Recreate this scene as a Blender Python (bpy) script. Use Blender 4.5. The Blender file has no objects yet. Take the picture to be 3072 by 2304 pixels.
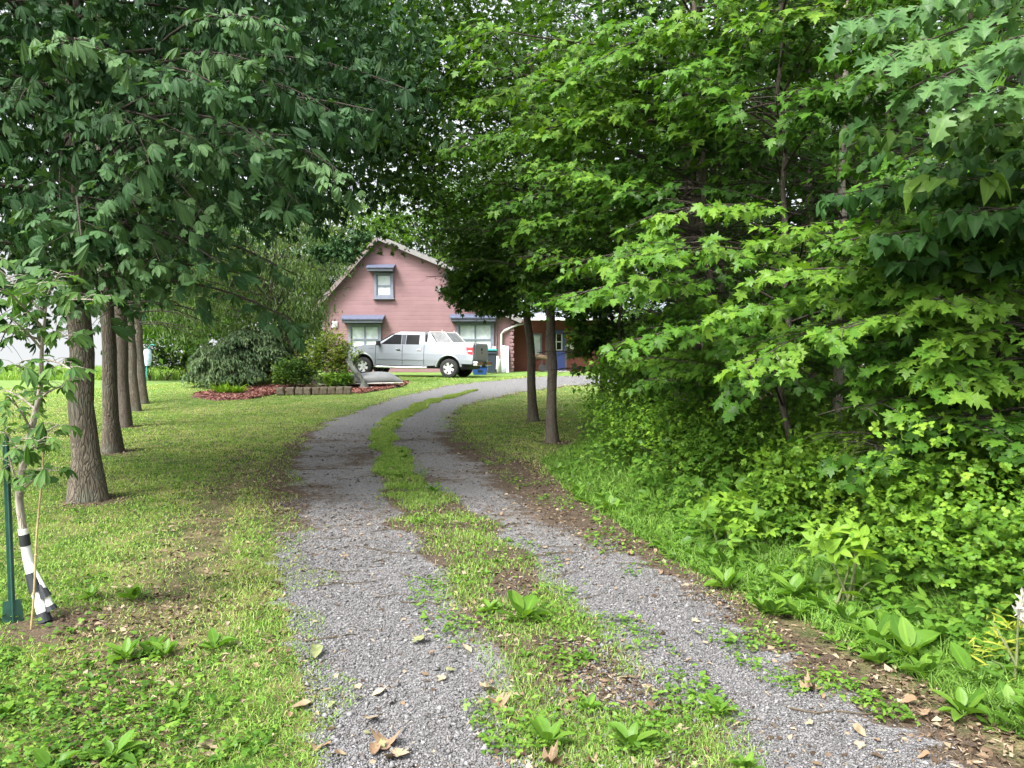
import bpy, bmesh, math, random
import numpy as np
from mathutils import Vector, Matrix

R = math.radians
rng = np.random.default_rng(11)
random.seed(5)
sc = bpy.context.scene
COL = sc.collection
FPX = 769.0
PITCH = R(2.235)
EYE = 1.6
UP = np.array([0., 0., 1.])


# ------------------------------------------------------------------ helpers
def sstep(a, b, x):
    t = np.clip((np.asarray(x, float) - a) / (b - a), 0, 1)
    return t * t * (3 - 2 * t)


def gh(x, y):
    """height of the terrain"""
    x = np.asarray(x, float); y = np.asarray(y, float)
    h = .60 * sstep(20, 33, y) + .10 * sstep(33, 42, y)
    h = h * (.12 + .88 * sstep(-19, -9.5, x))
    h = h - .055 * np.maximum(0, y - 66) * sstep(62, 80, y)
    return h + .012 * np.sin(x * 1.1 + .4) * np.sin(y * .8)


def ray(u, v):
    a = (u - 512) / FPX; b = (384 - v) / FPX
    cp, sp = math.cos(PITCH), math.sin(PITCH)
    return np.array([a, cp + b * sp, -sp + b * cp])


def at(u, v, d):
    """the point at depth d (metres in front of the camera) seen at u, v of the 1024 x 768 photograph"""
    r = ray(u, v)
    return np.array([0, 0, EYE]) + r * (d / r[1])


def gp(u, v):
    """the ground point seen at u, v"""
    r = ray(u, v); d = 3.0
    if r[2] >= -1e-4:
        d = 60.
    else:
        d = 1.6 / -r[2]
        for _ in range(60):
            p = np.array([0, 0, EYE]) + r * (d / r[1])
            dn = (EYE - float(gh(p[0], p[1]))) / (-r[2] / r[1])
            d = .6 * d + .4 * dn
    p = np.array([0, 0, EYE]) + r * (d / r[1])
    p[2] = float(gh(p[0], p[1]))
    return p


def proj(p):
    """pixel of world points, (n,3) -> u, v, depth"""
    q = p - np.array([0, 0, EYE])
    cp, sp = math.cos(PITCH), math.sin(PITCH)
    f = q[:, 1] * cp - q[:, 2] * sp
    up = q[:, 1] * sp + q[:, 2] * cp
    f = np.maximum(f, 1e-3)
    return 512 + FPX * q[:, 0] / f, 384 - FPX * up / f, f


def norm(v):
    v = np.asarray(v, float)
    return v / np.maximum(np.linalg.norm(v, axis=-1, keepdims=True), 1e-9)


def tag(o, label=None, cat=None, group=None, kind=None):
    if label: o['label'] = label
    if cat: o['category'] = cat
    if group: o['group'] = group
    if kind: o['kind'] = kind
    return o


def empty(name, loc, label, cat, group=None, rz=0):
    o = bpy.data.objects.new(name, None)
    COL.objects.link(o)
    o.location = [float(c) for c in loc]
    o.rotation_euler = (0, 0, rz)
    o.empty_display_size = .2
    return tag(o, label, cat, group)


def link(name, me, parent=None):
    o = bpy.data.objects.new(name, me)
    COL.objects.link(o)
    if parent is not None:
        o.parent = parent
    return o


def npmesh(name, verts, faces, mat, parent=None, attrs=None, smooth=False, local=None):
    """mesh from numpy arrays; faces is (n,3) or (n,4) or a list of such"""
    if not isinstance(faces, list): faces = [faces]
    faces = [f for f in faces if len(f)]
    verts = np.asarray(verts, np.float32)
    if local is not None:
        verts = verts - np.asarray(local, np.float32)
    me = bpy.data.meshes.new(name)
    me.vertices.add(len(verts)); me.vertices.foreach_set('co', verts.ravel())
    loops = np.concatenate([f.ravel() for f in faces]).astype(np.int32)
    tot = np.concatenate([np.full(len(f), f.shape[1], np.int32) for f in faces])
    st = np.concatenate([[0], np.cumsum(tot)[:-1]]).astype(np.int32)
    me.loops.add(len(loops)); me.loops.foreach_set('vertex_index', loops)
    me.polygons.add(len(tot)); me.polygons.foreach_set('loop_start', st)
    me.polygons.foreach_set('loop_total', tot)
    if smooth:
        me.polygons.foreach_set('use_smooth', np.ones(len(tot), bool))
    for k, a in (attrs or {}).items():
        at_ = me.attributes.new(k, 'FLOAT', 'POINT')
        at_.data.foreach_set('value', np.asarray(a, np.float32))
    me.update(calc_edges=True)
    me.materials.append(mat)
    return link(name, me, parent)


class MB:
    """collects boxes, prisms and tubes into one bmesh"""
    def __init__(s): s.bm = bmesh.new()

    def box(s, c, d, rot=None):
        m = Matrix.Translation(c) @ (rot.to_4x4() if rot else Matrix()) @ Matrix.Diagonal((*d, 1))
        bmesh.ops.create_cube(s.bm, size=1, matrix=m)
        return s

    def poly(s, pts):
        s.bm.faces.new([s.bm.verts.new(p) for p in pts]); return s

    def prism(s, pts, vec):
        a = [s.bm.verts.new(p) for p in pts]
        b = [s.bm.verts.new(Vector(p) + Vector(vec)) for p in pts]
        n = len(a)
        s.bm.faces.new(a[::-1]); s.bm.faces.new(b)
        for i in range(n):
            s.bm.faces.new((a[i], a[(i + 1) % n], b[(i + 1) % n], b[i]))
        return s

    def lathe(s, prof, c=(0, 0, 0), n=24, axis='Z', caps=True):
        rings = []
        for r, z in prof:
            ring = []
            for i in range(n):
                t = 2 * math.pi * i / n
                p = (r * math.cos(t), r * math.sin(t), z)
                if axis == 'Y': p = (p[0], p[2], p[1])
                if axis == 'X': p = (p[2], p[0], p[1])
                ring.append(s.bm.verts.new(Vector(p) + Vector(c)))
            rings.append(ring)
        for a, b in zip(rings, rings[1:]):
            for i in range(n):
                s.bm.faces.new((a[i], a[(i + 1) % n], b[(i + 1) % n], b[i]))
        if caps:
            s.bm.faces.new(rings[0][::-1]); s.bm.faces.new(rings[-1])
        return s

    def tube(s, pts, radii, n=8):
        pts = [Vector(p) for p in pts]; rings = []
        for i, p in enumerate(pts):
            t = (pts[min(i + 1, len(pts) - 1)] - pts[max(i - 1, 0)]).normalized()
            x = t.cross(Vector((0.13, .97, .2)))
            if x.length < .05: x = t.cross(Vector((1, 0, 0)))
            x.normalize(); y = t.cross(x)
            r = radii[i] if hasattr(radii, '__len__') else radii
            rings.append([s.bm.verts.new(p + x * r * math.cos(2 * math.pi * k / n) + y * r * math.sin(2 * math.pi * k / n)) for k in range(n)])
        for a, b in zip(rings, rings[1:]):
            for k in range(n):
                s.bm.faces.new((a[k], a[(k + 1) % n], b[(k + 1) % n], b[k]))
        s.bm.faces.new(rings[0][::-1]); s.bm.faces.new(rings[-1])
        return s

    def build(s, name, mat, parent=None, bevel=0, seg=2, smooth=False, sub=0):
        bmesh.ops.recalc_face_normals(s.bm, faces=s.bm.faces)
        me = bpy.data.meshes.new(name)
        s.bm.to_mesh(me); s.bm.free()
        me.materials.append(mat)
        o = link(name, me, parent)
        if bevel:
            b = o.modifiers.new('b', 'BEVEL'); b.width = bevel; b.segments = seg; b.limit_method = 'ANGLE'; b.angle_limit = R(35)
            b.harden_normals = False
        if sub:
            b = o.modifiers.new('s', 'SUBSURF'); b.levels = sub; b.render_levels = sub
        if smooth or bevel:
            for p in me.polygons: p.use_smooth = smooth
        return o


# ------------------------------------------------------------------ materials
def mat_new(name):
    m = bpy.data.materials.new(name); m.use_nodes = True
    nt = m.node_tree; nt.nodes.clear()
    out = nt.nodes.new('ShaderNodeOutputMaterial')
    return m, nt, out


def N(nt, typ, **kw):
    n = nt.nodes.new(typ)
    for k, v in kw.items():
        if k in n.inputs: n.inputs[k].default_value = v
        else: setattr(n, k, v)
    return n


def ramp(nt, fac, stops):
    r = nt.nodes.new('ShaderNodeValToRGB')
    e = r.color_ramp.elements
    while len(e) < len(stops): e.new(.5)
    for i, (p, c) in enumerate(stops):
        e[i].position = p; e[i].color = (*c, 1) if len(c) == 3 else c
    nt.links.new(fac, r.inputs[0])
    return r.outputs[0]


def mixc(nt, fac, a, b, mode='MIX'):
    m = nt.nodes.new('ShaderNodeMix'); m.data_type = 'RGBA'; m.blend_type = mode
    for s, v in ((m.inputs[0], fac), (m.inputs[6], a), (m.inputs[7], b)):
        if hasattr(v, 'links') or hasattr(v, 'is_linked'): nt.links.new(v, s)
        elif isinstance(v, (int, float)): s.default_value = v
        else: s.default_value = (*v, 1)
    return m.outputs[2]


def math_(nt, op, a, b=0., c=0.):
    m = nt.nodes.new('ShaderNodeMath'); m.operation = op
    for i, v in enumerate((a, b, c)):
        if hasattr(v, 'is_linked'): nt.links.new(v, m.inputs[i])
        else: m.inputs[i].default_value = v
    return m.outputs[0]


def noise(nt, scale, detail=4, rough=.55, coord=None):
    n = N(nt, 'ShaderNodeTexNoise'); n.inputs['Scale'].default_value = scale
    n.inputs['Detail'].default_value = detail; n.inputs['Roughness'].default_value = rough
    if coord: nt.links.new(coord, n.inputs['Vector'])
    return n.outputs['Fac']


def geo(nt): return N(nt, 'ShaderNodeNewGeometry').outputs['Position']


def objco(nt): return N(nt, 'ShaderNodeTexCoord').outputs['Object']


def scaled(nt, co, s):
    m = N(nt, 'ShaderNodeMapping'); m.inputs['Scale'].default_value = s
    nt.links.new(co, m.inputs['Vector']); return m.outputs[0]


def attr(nt, name):
    a = N(nt, 'ShaderNodeAttribute'); a.attribute_name = name
    return a.outputs['Fac']


def bump(nt, h, strength=.4, dist=.02):
    b = N(nt, 'ShaderNodeBump'); b.inputs['Strength'].default_value = strength; b.inputs['Distance'].default_value = dist
    nt.links.new(h, b.inputs['Height']); return b.outputs[0]


def plain(name, col, rough=.5, metal=0, var=.12, vscale=6, bmp=0, bscale=60, coat=0, spec=None):
    m, nt, out = mat_new(name)
    p = N(nt, 'ShaderNodeBsdfPrincipled', Roughness=rough, Metallic=metal)
    co = objco(nt)
    n = noise(nt, vscale, 5, .6, co)
    d = tuple(c * (1 - var) for c in col); l = tuple(min(1, c * (1 + var)) for c in col)
    nt.links.new(ramp(nt, n, [(.3, d), (.7, l)]), p.inputs['Base Color'])
    if bmp: nt.links.new(bump(nt, noise(nt, bscale, 4, .6, co), bmp, .01), p.inputs['Normal'])
    if coat: p.inputs['Coat Weight'].default_value = coat
    if spec is not None: p.inputs['Specular IOR Level'].default_value = spec
    nt.links.new(p.outputs[0], out.inputs[0])
    return m


def leafmat(name, stops, trans=.4, rough=.42, spec=.35, tcol=(1.2, 1.28, .5), vein=0):
    """stops: list of colours over the per leaf tint attribute"""
    m, nt, out = mat_new(name)
    k = len(stops)
    c = ramp(nt, attr(nt, 'tint'), [(i / max(1, k - 1), s) for i, s in enumerate(stops)])
    n = noise(nt, 9, 3, .6, geo(nt))
    c = mixc(nt, .35, c, ramp(nt, n, [(.3, (.45, .45, .45)), (.7, (1.0, 1.0, 1.0))]), 'MULTIPLY')
    c = mixc(nt, 1., c, ramp(nt, attr(nt, 'vein'), [(0, (1.25, 1.25, 1.1)), (.10, (1.18, 1.18, 1.05)), (.17, (.95, .95, .95)), (1, (1., 1., 1.))]), 'MULTIPLY')
    p = N(nt, 'ShaderNodeBsdfPrincipled', Roughness=rough)
    p.inputs['Specular IOR Level'].default_value = spec * .5
    nt.links.new(c, p.inputs['Base Color'])
    t = N(nt, 'ShaderNodeBsdfTranslucent')
    nt.links.new(mixc(nt, 1., c, tcol, 'MULTIPLY'), t.inputs['Color'])
    mx = N(nt, 'ShaderNodeMixShader'); mx.inputs[0].default_value = trans
    nt.links.new(p.outputs[0], mx.inputs[1]); nt.links.new(t.outputs[0], mx.inputs[2])
    nt.links.new(mx.outputs[0], out.inputs[0])
    return m


def barkmat(name, dark, light, scale=14, strength=.9, lichen=None):
    m, nt, out = mat_new(name)
    co = scaled(nt, objco(nt), (1, 1, .2))
    v = N(nt, 'ShaderNodeTexVoronoi'); v.feature = 'DISTANCE_TO_EDGE'
    v.inputs['Scale'].default_value = scale
    dn = N(nt, 'ShaderNodeTexNoise'); dn.inputs['Scale'].default_value = 7
    nt.links.new(co, dn.inputs['Vector'])
    add = N(nt, 'ShaderNodeVectorMath'); add.operation = 'MULTIPLY_ADD'
    nt.links.new(dn.outputs['Color'], add.inputs[0]); add.inputs[1].default_value = (.16, .16, .16); nt.links.new(co, add.inputs[2])
    nt.links.new(add.outputs[0], v.inputs['Vector'])
    h = math_(nt, 'MINIMUM', math_(nt, 'MULTIPLY', v.outputs['Distance'], 5.), 1.)
    n2 = noise(nt, 55, 5, .7, co)
    hh = math_(nt, 'ADD', h, math_(nt, 'MULTIPLY', n2, .8))
    c = ramp(nt, hh, [(.15, dark), (.75, light), (1.5 / 1.8, tuple(x * 1.15 for x in light))])
    if lichen:
        ln = noise(nt, 2.2, 5, .65, objco(nt))
        c = mixc(nt, math_(nt, 'MULTIPLY', ramp(nt, ln, [(.5, (0, 0, 0)), (.66, (1, 1, 1))]), .6), c, lichen)
    p = N(nt, 'ShaderNodeBsdfPrincipled', Roughness=.9)
    p.inputs['Specular IOR Level'].default_value = .2
    nt.links.new(c, p.inputs['Base Color'])
    nt.links.new(bump(nt, hh, strength, .012), p.inputs['Normal'])
    nt.links.new(p.outputs[0], out.inputs[0])
    return m


def attrmat(name, stops, rough=.8, tattr='tint', bmp=0):
    m, nt, out = mat_new(name); k = len(stops)
    c = ramp(nt, attr(nt, tattr), [(i / max(1, k - 1), s) for i, s in enumerate(stops)])
    n = noise(nt, 60, 3, .6, geo(nt))
    c = mixc(nt, .5, c, ramp(nt, n, [(.3, (.5, .5, .5)), (.7, (1, 1, 1))]), 'MULTIPLY')
    p = N(nt, 'ShaderNodeBsdfPrincipled', Roughness=rough)
    p.inputs['Specular IOR Level'].default_value = .25
    nt.links.new(c, p.inputs['Base Color'])
    if bmp: nt.links.new(bump(nt, noise(nt, 250, 3, .6, geo(nt)), bmp, .003), p.inputs['Normal'])
    nt.links.new(p.outputs[0], out.inputs[0]); return m


def groundmat():
    m, nt, out = mat_new('ground'); g = geo(nt)
    n1 = noise(nt, .9, 5, .65, g); n2 = noise(nt, 14, 5, .7, g); n3 = noise(nt, 70, 4, .7, g); n4 = noise(nt, 3.1, 4, .6, g)
    green = ramp(nt, n3, [(.3, (.018, .032, .008)), (.7, (.06, .10, .02))])
    soil = ramp(nt, n3, [(.3, (.035, .026, .018)), (.55, (.10, .075, .05)), (.75, (.2, .16, .11))])
    tan = ramp(nt, n3, [(.3, (.10, .085, .04)), (.7, (.30, .25, .13))])
    c = mixc(nt, ramp(nt, n4, [(.42, (0, 0, 0)), (.62, (.8, .8, .8))]), green, tan)
    lit = math_(nt, 'ADD', attr(nt, 'litter'), math_(nt, 'MULTIPLY', math_(nt, 'SUBTRACT', n2, .5), .7))
    c = mixc(nt, ramp(nt, lit, [(.3, (0, 0, 0)), (.6, (1, 1, 1))]), c, soil)
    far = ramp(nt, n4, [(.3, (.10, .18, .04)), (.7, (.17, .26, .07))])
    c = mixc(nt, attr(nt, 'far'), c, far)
    p = N(nt, 'ShaderNodeBsdfPrincipled', Roughness=.95); p.inputs['Specular IOR Level'].default_value = .15
    nt.links.new(c, p.inputs['Base Color'])
    nt.links.new(bump(nt, math_(nt, 'ADD', n3, n2), .6, .02), p.inputs['Normal'])
    nt.links.new(p.outputs[0], out.inputs[0]); return m


def drivemat():
    m, nt, out = mat_new('gravel_drive'); g = geo(nt)
    v = N(nt, 'ShaderNodeTexVoronoi'); v.inputs['Scale'].default_value = 130; nt.links.new(g, v.inputs['Vector'])
    sep = N(nt, 'ShaderNodeSeparateColor'); nt.links.new(v.outputs['Color'], sep.inputs[0])
    stone = ramp(nt, sep.outputs[0], [(0, (.085, .084, .085)), (.5, (.175, .173, .176)), (1, (.31, .31, .315))])
    big = noise(nt, 1.6, 4, .6, g)
    n2 = noise(nt, 10, 6, .72, g); n3 = noise(nt, 80, 4, .7, g)
    soil = ramp(nt, n3, [(.3, (.035, .027, .02)), (.6, (.115, .085, .06)), (.8, (.24, .19, .13))])
    w = math_(nt, 'ADD', attr(nt, 'soil'), math_(nt, 'MULTIPLY', math_(nt, 'SUBTRACT', n2, .5), 1.1))
    w = math_(nt, 'ADD', w, math_(nt, 'MULTIPLY', math_(nt, 'SUBTRACT', big, .5), .8))
    c = mixc(nt, ramp(nt, w, [(.38, (0, 0, 0)), (.62, (1, 1, 1))]), stone, soil)
    p = N(nt, 'ShaderNodeBsdfPrincipled', Roughness=.9); p.inputs['Specular IOR Level'].default_value = .2
    nt.links.new(c, p.inputs['Base Color'])
    nt.links.new(bump(nt, math_(nt, 'ADD', v.outputs['Distance'], n3), .8, .012), p.inputs['Normal'])
    nt.links.new(p.outputs[0], out.inputs[0]); return m


def sidingmat(name, dark, light, board=.19):
    m, nt, out = mat_new(name); co = objco(nt)
    sx = N(nt, 'ShaderNodeSeparateXYZ'); nt.links.new(co, sx.inputs[0])
    zb = math_(nt, 'DIVIDE', sx.outputs[2], board)
    fr = math_(nt, 'FRACT', zb); idx = math_(nt, 'FLOOR', zb)
    # boards of uneven length, each stained a little differently
    xo = math_(nt, 'ADD', math_(nt, 'DIVIDE', sx.outputs[0], 2.6), math_(nt, 'MULTIPLY', math_(nt, 'FRACT', math_(nt, 'MULTIPLY', idx, .618)), 1.))
    bx = math_(nt, 'FLOOR', xo)
    wn = N(nt, 'ShaderNodeTexWhiteNoise'); wn.noise_dimensions = '2D'
    cb = N(nt, 'ShaderNodeCombineXYZ'); nt.links.new(bx, cb.inputs[0]); nt.links.new(idx, cb.inputs[1])
    nt.links.new(cb.outputs[0], wn.inputs['Vector'])
    grain = noise(nt, 3.5, 7, .75, scaled(nt, co, (.35, 1, 11)))
    blot = noise(nt, .7, 4, .6, co)
    f = math_(nt, 'ADD', math_(nt, 'MULTIPLY', wn.outputs['Value'], .13), math_(nt, 'ADD', math_(nt, 'MULTIPLY', grain, .72), math_(nt, 'MULTIPLY', blot, .5)))
    c = ramp(nt, f, [(.3, dark), (.8, light)])
    line = ramp(nt, fr, [(.0, (.42, .42, .42)), (.07, (1, 1, 1)), (.95, (1, 1, 1)), (1, (.6, .6, .6))])
    c = mixc(nt, .5, c, line, 'MULTIPLY')
    p = N(nt, 'ShaderNodeBsdfPrincipled', Roughness=.75)
    nt.links.new(c, p.inputs['Base Color'])
    rr = ramp(nt, fr, [(0, (0, 0, 0)), (.1, (1, 1, 1)), (.92, (1, 1, 1)), (1, (.2, .2, .2))])
    nt.links.new(bump(nt, rr, .35, .02), p.inputs['Normal'])
    nt.links.new(p.outputs[0], out.inputs[0]); return m


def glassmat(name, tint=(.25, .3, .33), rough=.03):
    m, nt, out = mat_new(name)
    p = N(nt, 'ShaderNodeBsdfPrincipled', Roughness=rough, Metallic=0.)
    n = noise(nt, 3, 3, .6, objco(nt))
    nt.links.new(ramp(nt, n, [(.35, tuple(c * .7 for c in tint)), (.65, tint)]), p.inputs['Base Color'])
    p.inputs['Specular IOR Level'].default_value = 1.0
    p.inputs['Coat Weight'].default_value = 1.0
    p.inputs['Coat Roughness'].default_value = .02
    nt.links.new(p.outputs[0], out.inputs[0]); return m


M = {
    'ground': groundmat(), 'drive': drivemat(),
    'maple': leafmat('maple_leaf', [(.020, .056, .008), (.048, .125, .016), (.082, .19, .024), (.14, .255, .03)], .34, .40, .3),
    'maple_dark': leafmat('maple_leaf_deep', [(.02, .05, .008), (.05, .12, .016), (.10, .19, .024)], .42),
    'buckeye': leafmat('buckeye_leaf', [(.016, .05, .017), (.041, .104, .037), (.10, .19, .07)], .24, .5, .3),
    'buckeye_young': leafmat('young_buckeye_leaf', [(.03, .085, .025), (.065, .15, .045), (.13, .24, .06)], .4, .5, .3), 'oak': leafmat('oak_leaf', [(.05, .125, .04), (.085, .185, .06), (.13, .23, .07)], .38, .4, .35),
    'heart': leafmat('linden_leaf', [(.022, .065, .016), (.04, .11, .025), (.11, .2, .03)], .38, .42, .3),
    'olive': leafmat('olive_leaf', [(.045, .09, .026), (.088, .15, .05), (.165, .245, .085)], .45, .5),
    'conifer': leafmat('conifer_leaf', [(.03, .065, .025), (.065, .12, .05), (.13, .19, .085)], .25, .5),
    'lime': leafmat('bright_weed_leaf', [(.055, .14, .02), (.13, .265, .03), (.23, .38, .045)], .4, .42, .35),
    'verge': leafmat('verge_leaf', [(.035, .10, .014), (.10, .22, .028), (.20, .34, .05)], .38, .4, .4),
    'yellow': leafmat('yellow_leaf', [(.22, .30, .03), (.38, .40, .06)], .4),
    'grass': leafmat('grass_blade', [(.045, .10, .018), (.115, .22, .045), (.20, .33, .075), (.36, .34, .17)], .35, .5, .3),
    'red_leaf': leafmat('red_leaf', [(.09, .02, .025), (.16, .04, .045), (.2, .07, .05)], .35),
    'shrub': leafmat('shrub_leaf', [(.02, .05, .014), (.045, .10, .022), (.14, .24, .03)], .3),
    'bronze': leafmat('bronze_shrub_leaf', [(.05, .09, .018), (.10, .17, .025), (.18, .25, .03), (.20, .22, .05)], .35),
    'bark': barkmat('furrowed_bark', (.022, .018, .013), (.135, .115, .09), 34, .9, (.15, .17, .13)),
    'bark_smooth': barkmat('smooth_bark', (.04, .034, .027), (.105, .09, .073), 30, .45),
    'bark_dark': barkmat('dark_bark', (.015, .013, .010), (.055, .047, .038), 36, .6),
    'bark_pale': barkmat('pale_bark', (.13, .115, .095), (.33, .29, .25), 30, .4),
    'twig': plain('twig_bark', (.07, .055, .035), .9, var=.3, vscale=40),
    'green_twig': plain('green_twig', (.11, .13, .05), .8, var=.25, vscale=40),
    'stone': attrmat('crushed_stone', [(.05, .049, .049), (.125, .123, .124), (.215, .213, .217), (.37, .37, .375)], .85),
    'litter': attrmat('leaf_litter', [(.045, .03, .018), (.12, .08, .05), (.23, .17, .11), (.36, .30, .21)], .9),
    'dry': attrmat('dry_leaf', [(.17, .12, .07), (.30, .235, .15), (.38, .31, .21)], .8, bmp=.4),
    'dry_brown': attrmat('dry_leaf_brown', [(.11, .065, .035), (.2, .13, .075), (.28, .2, .13)], .8, bmp=.4),
    'dry_green': attrmat('wilted_leaf', [(.09, .12, .04), (.17, .2, .08), (.25, .25, .13)], .7, bmp=.3),
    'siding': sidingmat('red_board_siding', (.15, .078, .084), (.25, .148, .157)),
    'siding_shaded': sidingmat('shaded_red_siding', (.13, .036, .028), (.20, .06, .045)),  # porch wall: darker red carries the shade under the roof in its colour
    'fascia': plain('fascia_board', (.19, .185, .18), .7, var=.15),
    'roof': plain('roof_shingle', (.19, .20, .22), .75, var=.25, vscale=9, bmp=.4, bscale=25),
    'metal_roof': plain('pale_metal_roof', (.27, .30, .36), .4, var=.08),
    'trim': plain('blue_grey_trim', (.155, .175, .22), .55, var=.12),
    'trim_brown': plain('brown_trim', (.16, .12, .12), .6),
    'awning': plain('awning_metal', (.10, .11, .14), .5, var=.2, vscale=4),
    'white': plain('white_paint', (.55, .55, .54), .55, var=.06),
    'win': glassmat('window_glass', (.62, .70, .72)), 'awning_roof': plain('slate_blue_shingle', (.085, .10, .155), .6, var=.25, vscale=9, bmp=.3, bscale=25),  # window glass: pale base colour paints in the bright sky reflection
    'carglass': plain('tinted_glass', (.012, .013, .015), .12, spec=.35),
    'door_blue': plain('blue_door_paint', (.055, .085, .30), .45, var=.1),
    'concrete': plain('concrete', (.36, .34, .31), .9, var=.15, bmp=.3),
    'block': plain('garden_block', (.12, .098, .07), .95, var=.35, vscale=9, bmp=.8, bscale=40),
    'paint': plain('silver_paint', (.32, .35, .40), .3, .2, var=.03, vscale=2, coat=.7),
    'paint2': plain('flare_paint', (.29, .315, .36), .35, .4, var=.03, coat=.5),
    'chrome': plain('chrome', (.65, .66, .68), .18, 1., var=.05),
    'alloy': plain('alloy', (.62, .63, .65), .35, .25, var=.05),
    'rubber': plain('tyre_rubber', (.022, .022, .024), .85, var=.2),
    'black': plain('black_plastic', (.018, .018, .02), .55, var=.15),
    'pillar': plain('black_pillar', (.06, .065, .085), .25),
    'red_lens': plain('red_lens', (.5, .02, .03), .2, var=.2, coat=.5),
    'amber': plain('headlamp_lens', (.7, .7, .68), .15, coat=.6),
    'rack_glass': plain('smoked_panel', (.2, .21, .22), .25, var=.3, vscale=5), 'hull': plain('hull_plastic', (.17, .18, .185), .35, var=.12, vscale=3),
    'blue_bin': plain('blue_bin', (.02, .07, .28), .45),
    'dark_bin': plain('dark_bin', (.025, .035, .05), .5),
    'teal': plain('teal_lid', (.04, .30, .29), .5),
    'tank': plain('tank_paint', (.62, .63, .60), .5, var=.12),
    'board': plain('weathered_board', (.62, .66, .70), .8, var=.15, vscale=12),
    'tpost': plain('green_steel', (.018, .075, .055), .5, var=.25, vscale=20),
    'bamboo': plain('bamboo', (.34, .27, .13), .5, var=.2, vscale=25),
    'guard': plain('white_guard', (.74, .74, .72), .5, var=.06),
    'tape': plain('black_tape', (.016, .02, .024), .6, var=.25),
    'fabric': plain('pale_blue_fabric', (.45, .55, .78), .8, var=.3, vscale=14),
    'drift': barkmat('driftwood', (.02, .024, .022), (.13, .145, .13), 16, .9, (.22, .25, .22)),
    'wicker': plain('brown_wood', (.13, .09, .055), .8, var=.3, vscale=18, bmp=.5),
    'flower_y': plain('yellow_petal', (.70, .42, .04), .7),
    'flower_w': plain('white_petal', (.72, .72, .66), .7),
    'mulch': attrmat('red_mulch', [(.12, .05, .04), (.30, .12, .10), (.45, .24, .19)], .9),
    'mulch_bed': plain('mulch_base', (.17, .08, .065), .95, var=.5, vscale=30, bmp=.8, bscale=60),
    'buckeye_fruit': plain('green_husk', (.3, .34, .1), .6),
    'wool': plain('white_fluff', (.4, .39, .34), .9, bmp=.8),
}


# ------------------------------------------------------------------ leaf shapes
def tpl_fan(half, cy=.3, fold=.18, droop=.25, cz=0.):
    pts = [(x, y) for x, y in half] + [(-x, y) for x, y in half[::-1] if x > 1e-6]
    v = [(0, cy)] + pts
    v = np.array([(x, y, fold * abs(x) - droop * y * y + (cz if i == 0 else 0)) for i, (x, y) in enumerate(v)])
    n = len(pts)
    f = np.array([(0, 1 + i, 1 + (i + 1) % n) for i in range(n)])
    # fourth column: 0 along the veins (centre and lobe tips), 1 at the notches
    rad = np.hypot(v[1:, 0], v[1:, 1] - cy)
    tip = (rad > np.roll(rad, 1)) & (rad > np.roll(rad, -1))
    return np.column_stack([v, np.concatenate([[0], np.where(tip, 0., 1.)])]), f


def tpl_strip(half, fold=.25, droop=.3, wave=0.):
    v = []; f = []
    n = len(half)
    for i, (x, y) in enumerate(half):
        zc = -droop * y * y
        w = wave * math.sin(i * 2.4)
        v += [(-x, y, zc + fold * x + w * x, 1), (0, y, zc, 0), (x, y, zc + fold * x - w * x, 1)]
    for i in range(n - 1):
        a, b = 3 * i, 3 * i + 3
        f += [(a, a + 1, b + 1), (a, b + 1, b), (a + 1, a + 2, b + 2), (a + 1, b + 2, b + 1)]
    return np.array(v, float), np.array(f)


def merge_tpl(parts):
    V = []; Fc = []; o = 0
    for v, f in parts:
        V.append(v); Fc.append(f + o); o += len(v)
    return np.concatenate(V), np.concatenate(Fc)


def rot_tpl(t, ang, sc_=1., off=(0, 0, 0), pitch=0.):
    v, f = t
    c, s = math.cos(ang), math.sin(ang)
    cp, sp = math.cos(pitch), math.sin(pitch)
    q = v[:, 3]; v = v[:, :3] * sc_
    v = np.stack([v[:, 0], v[:, 1] * cp - v[:, 2] * sp, v[:, 1] * sp + v[:, 2] * cp], 1)
    v = np.stack([v[:, 0] * c + v[:, 1] * s, -v[:, 0] * s + v[:, 1] * c, v[:, 2]], 1) + np.array(off)
    return np.column_stack([v, q]), f


MAPLE = [(0, .05), (.12, -.02), (.42, .06), (.27, .24), (.43, .33), (.40, .41), (.58, .55), (.31, .55), (.16, .52), (.25, .72), (.12, .77), (0, 1)]
MAPLE_LO = [(0, .05), (.42, .06), (.25, .25), (.57, .55), (.17, .52), (0, 1)]
OVATE = [(.0, 0), (.2, .14), (.27, .35), (.22, .62), (.1, .85), (0, 1)]
HEART = [(.0, .06), (.26, .0), (.42, .22), (.40, .45), (.25, .72), (.09, .9), (0, 1)]
OBOV = [(.02, 0), (.08, .2), (.17, .5), (.21, .7), (.13, .87), (0, 1)]
OAK = [(0, 0), (.05, .1), (.22, .16), (.24, .2), (.09, .27), (.1, .34), (.33, .38), (.30, .43), (.40, .5), (.13, .55), (.13, .62), (.33, .73), (.2, .77), (.17, .84), (.07, .88), (0, 1)]
PLANT = [(.03, 0), (.04, .22), (.17, .36), (.23, .55), (.19, .76), (.09, .92), (0, 1)]
LANCE = [(.01, 0), (.06, .25), (.07, .5), (.045, .78), (0, 1)]
T = {}
T['maple1'] = tpl_fan(MAPLE, .3, .10, .22)
T['maple2'] = tpl_fan(MAPLE, .3, .26, .10)
T['maple3'] = tpl_fan(MAPLE, .3, -.12, .35)
T['mlo1'] = tpl_fan(MAPLE_LO, .3, .12, .2)
T['mlo2'] = tpl_fan(MAPLE_LO, .3, .28, .1)
T['oak1'] = tpl_strip(OAK, .12, .25)
T['oak2'] = tpl_strip(OAK, .3, .12)
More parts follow.
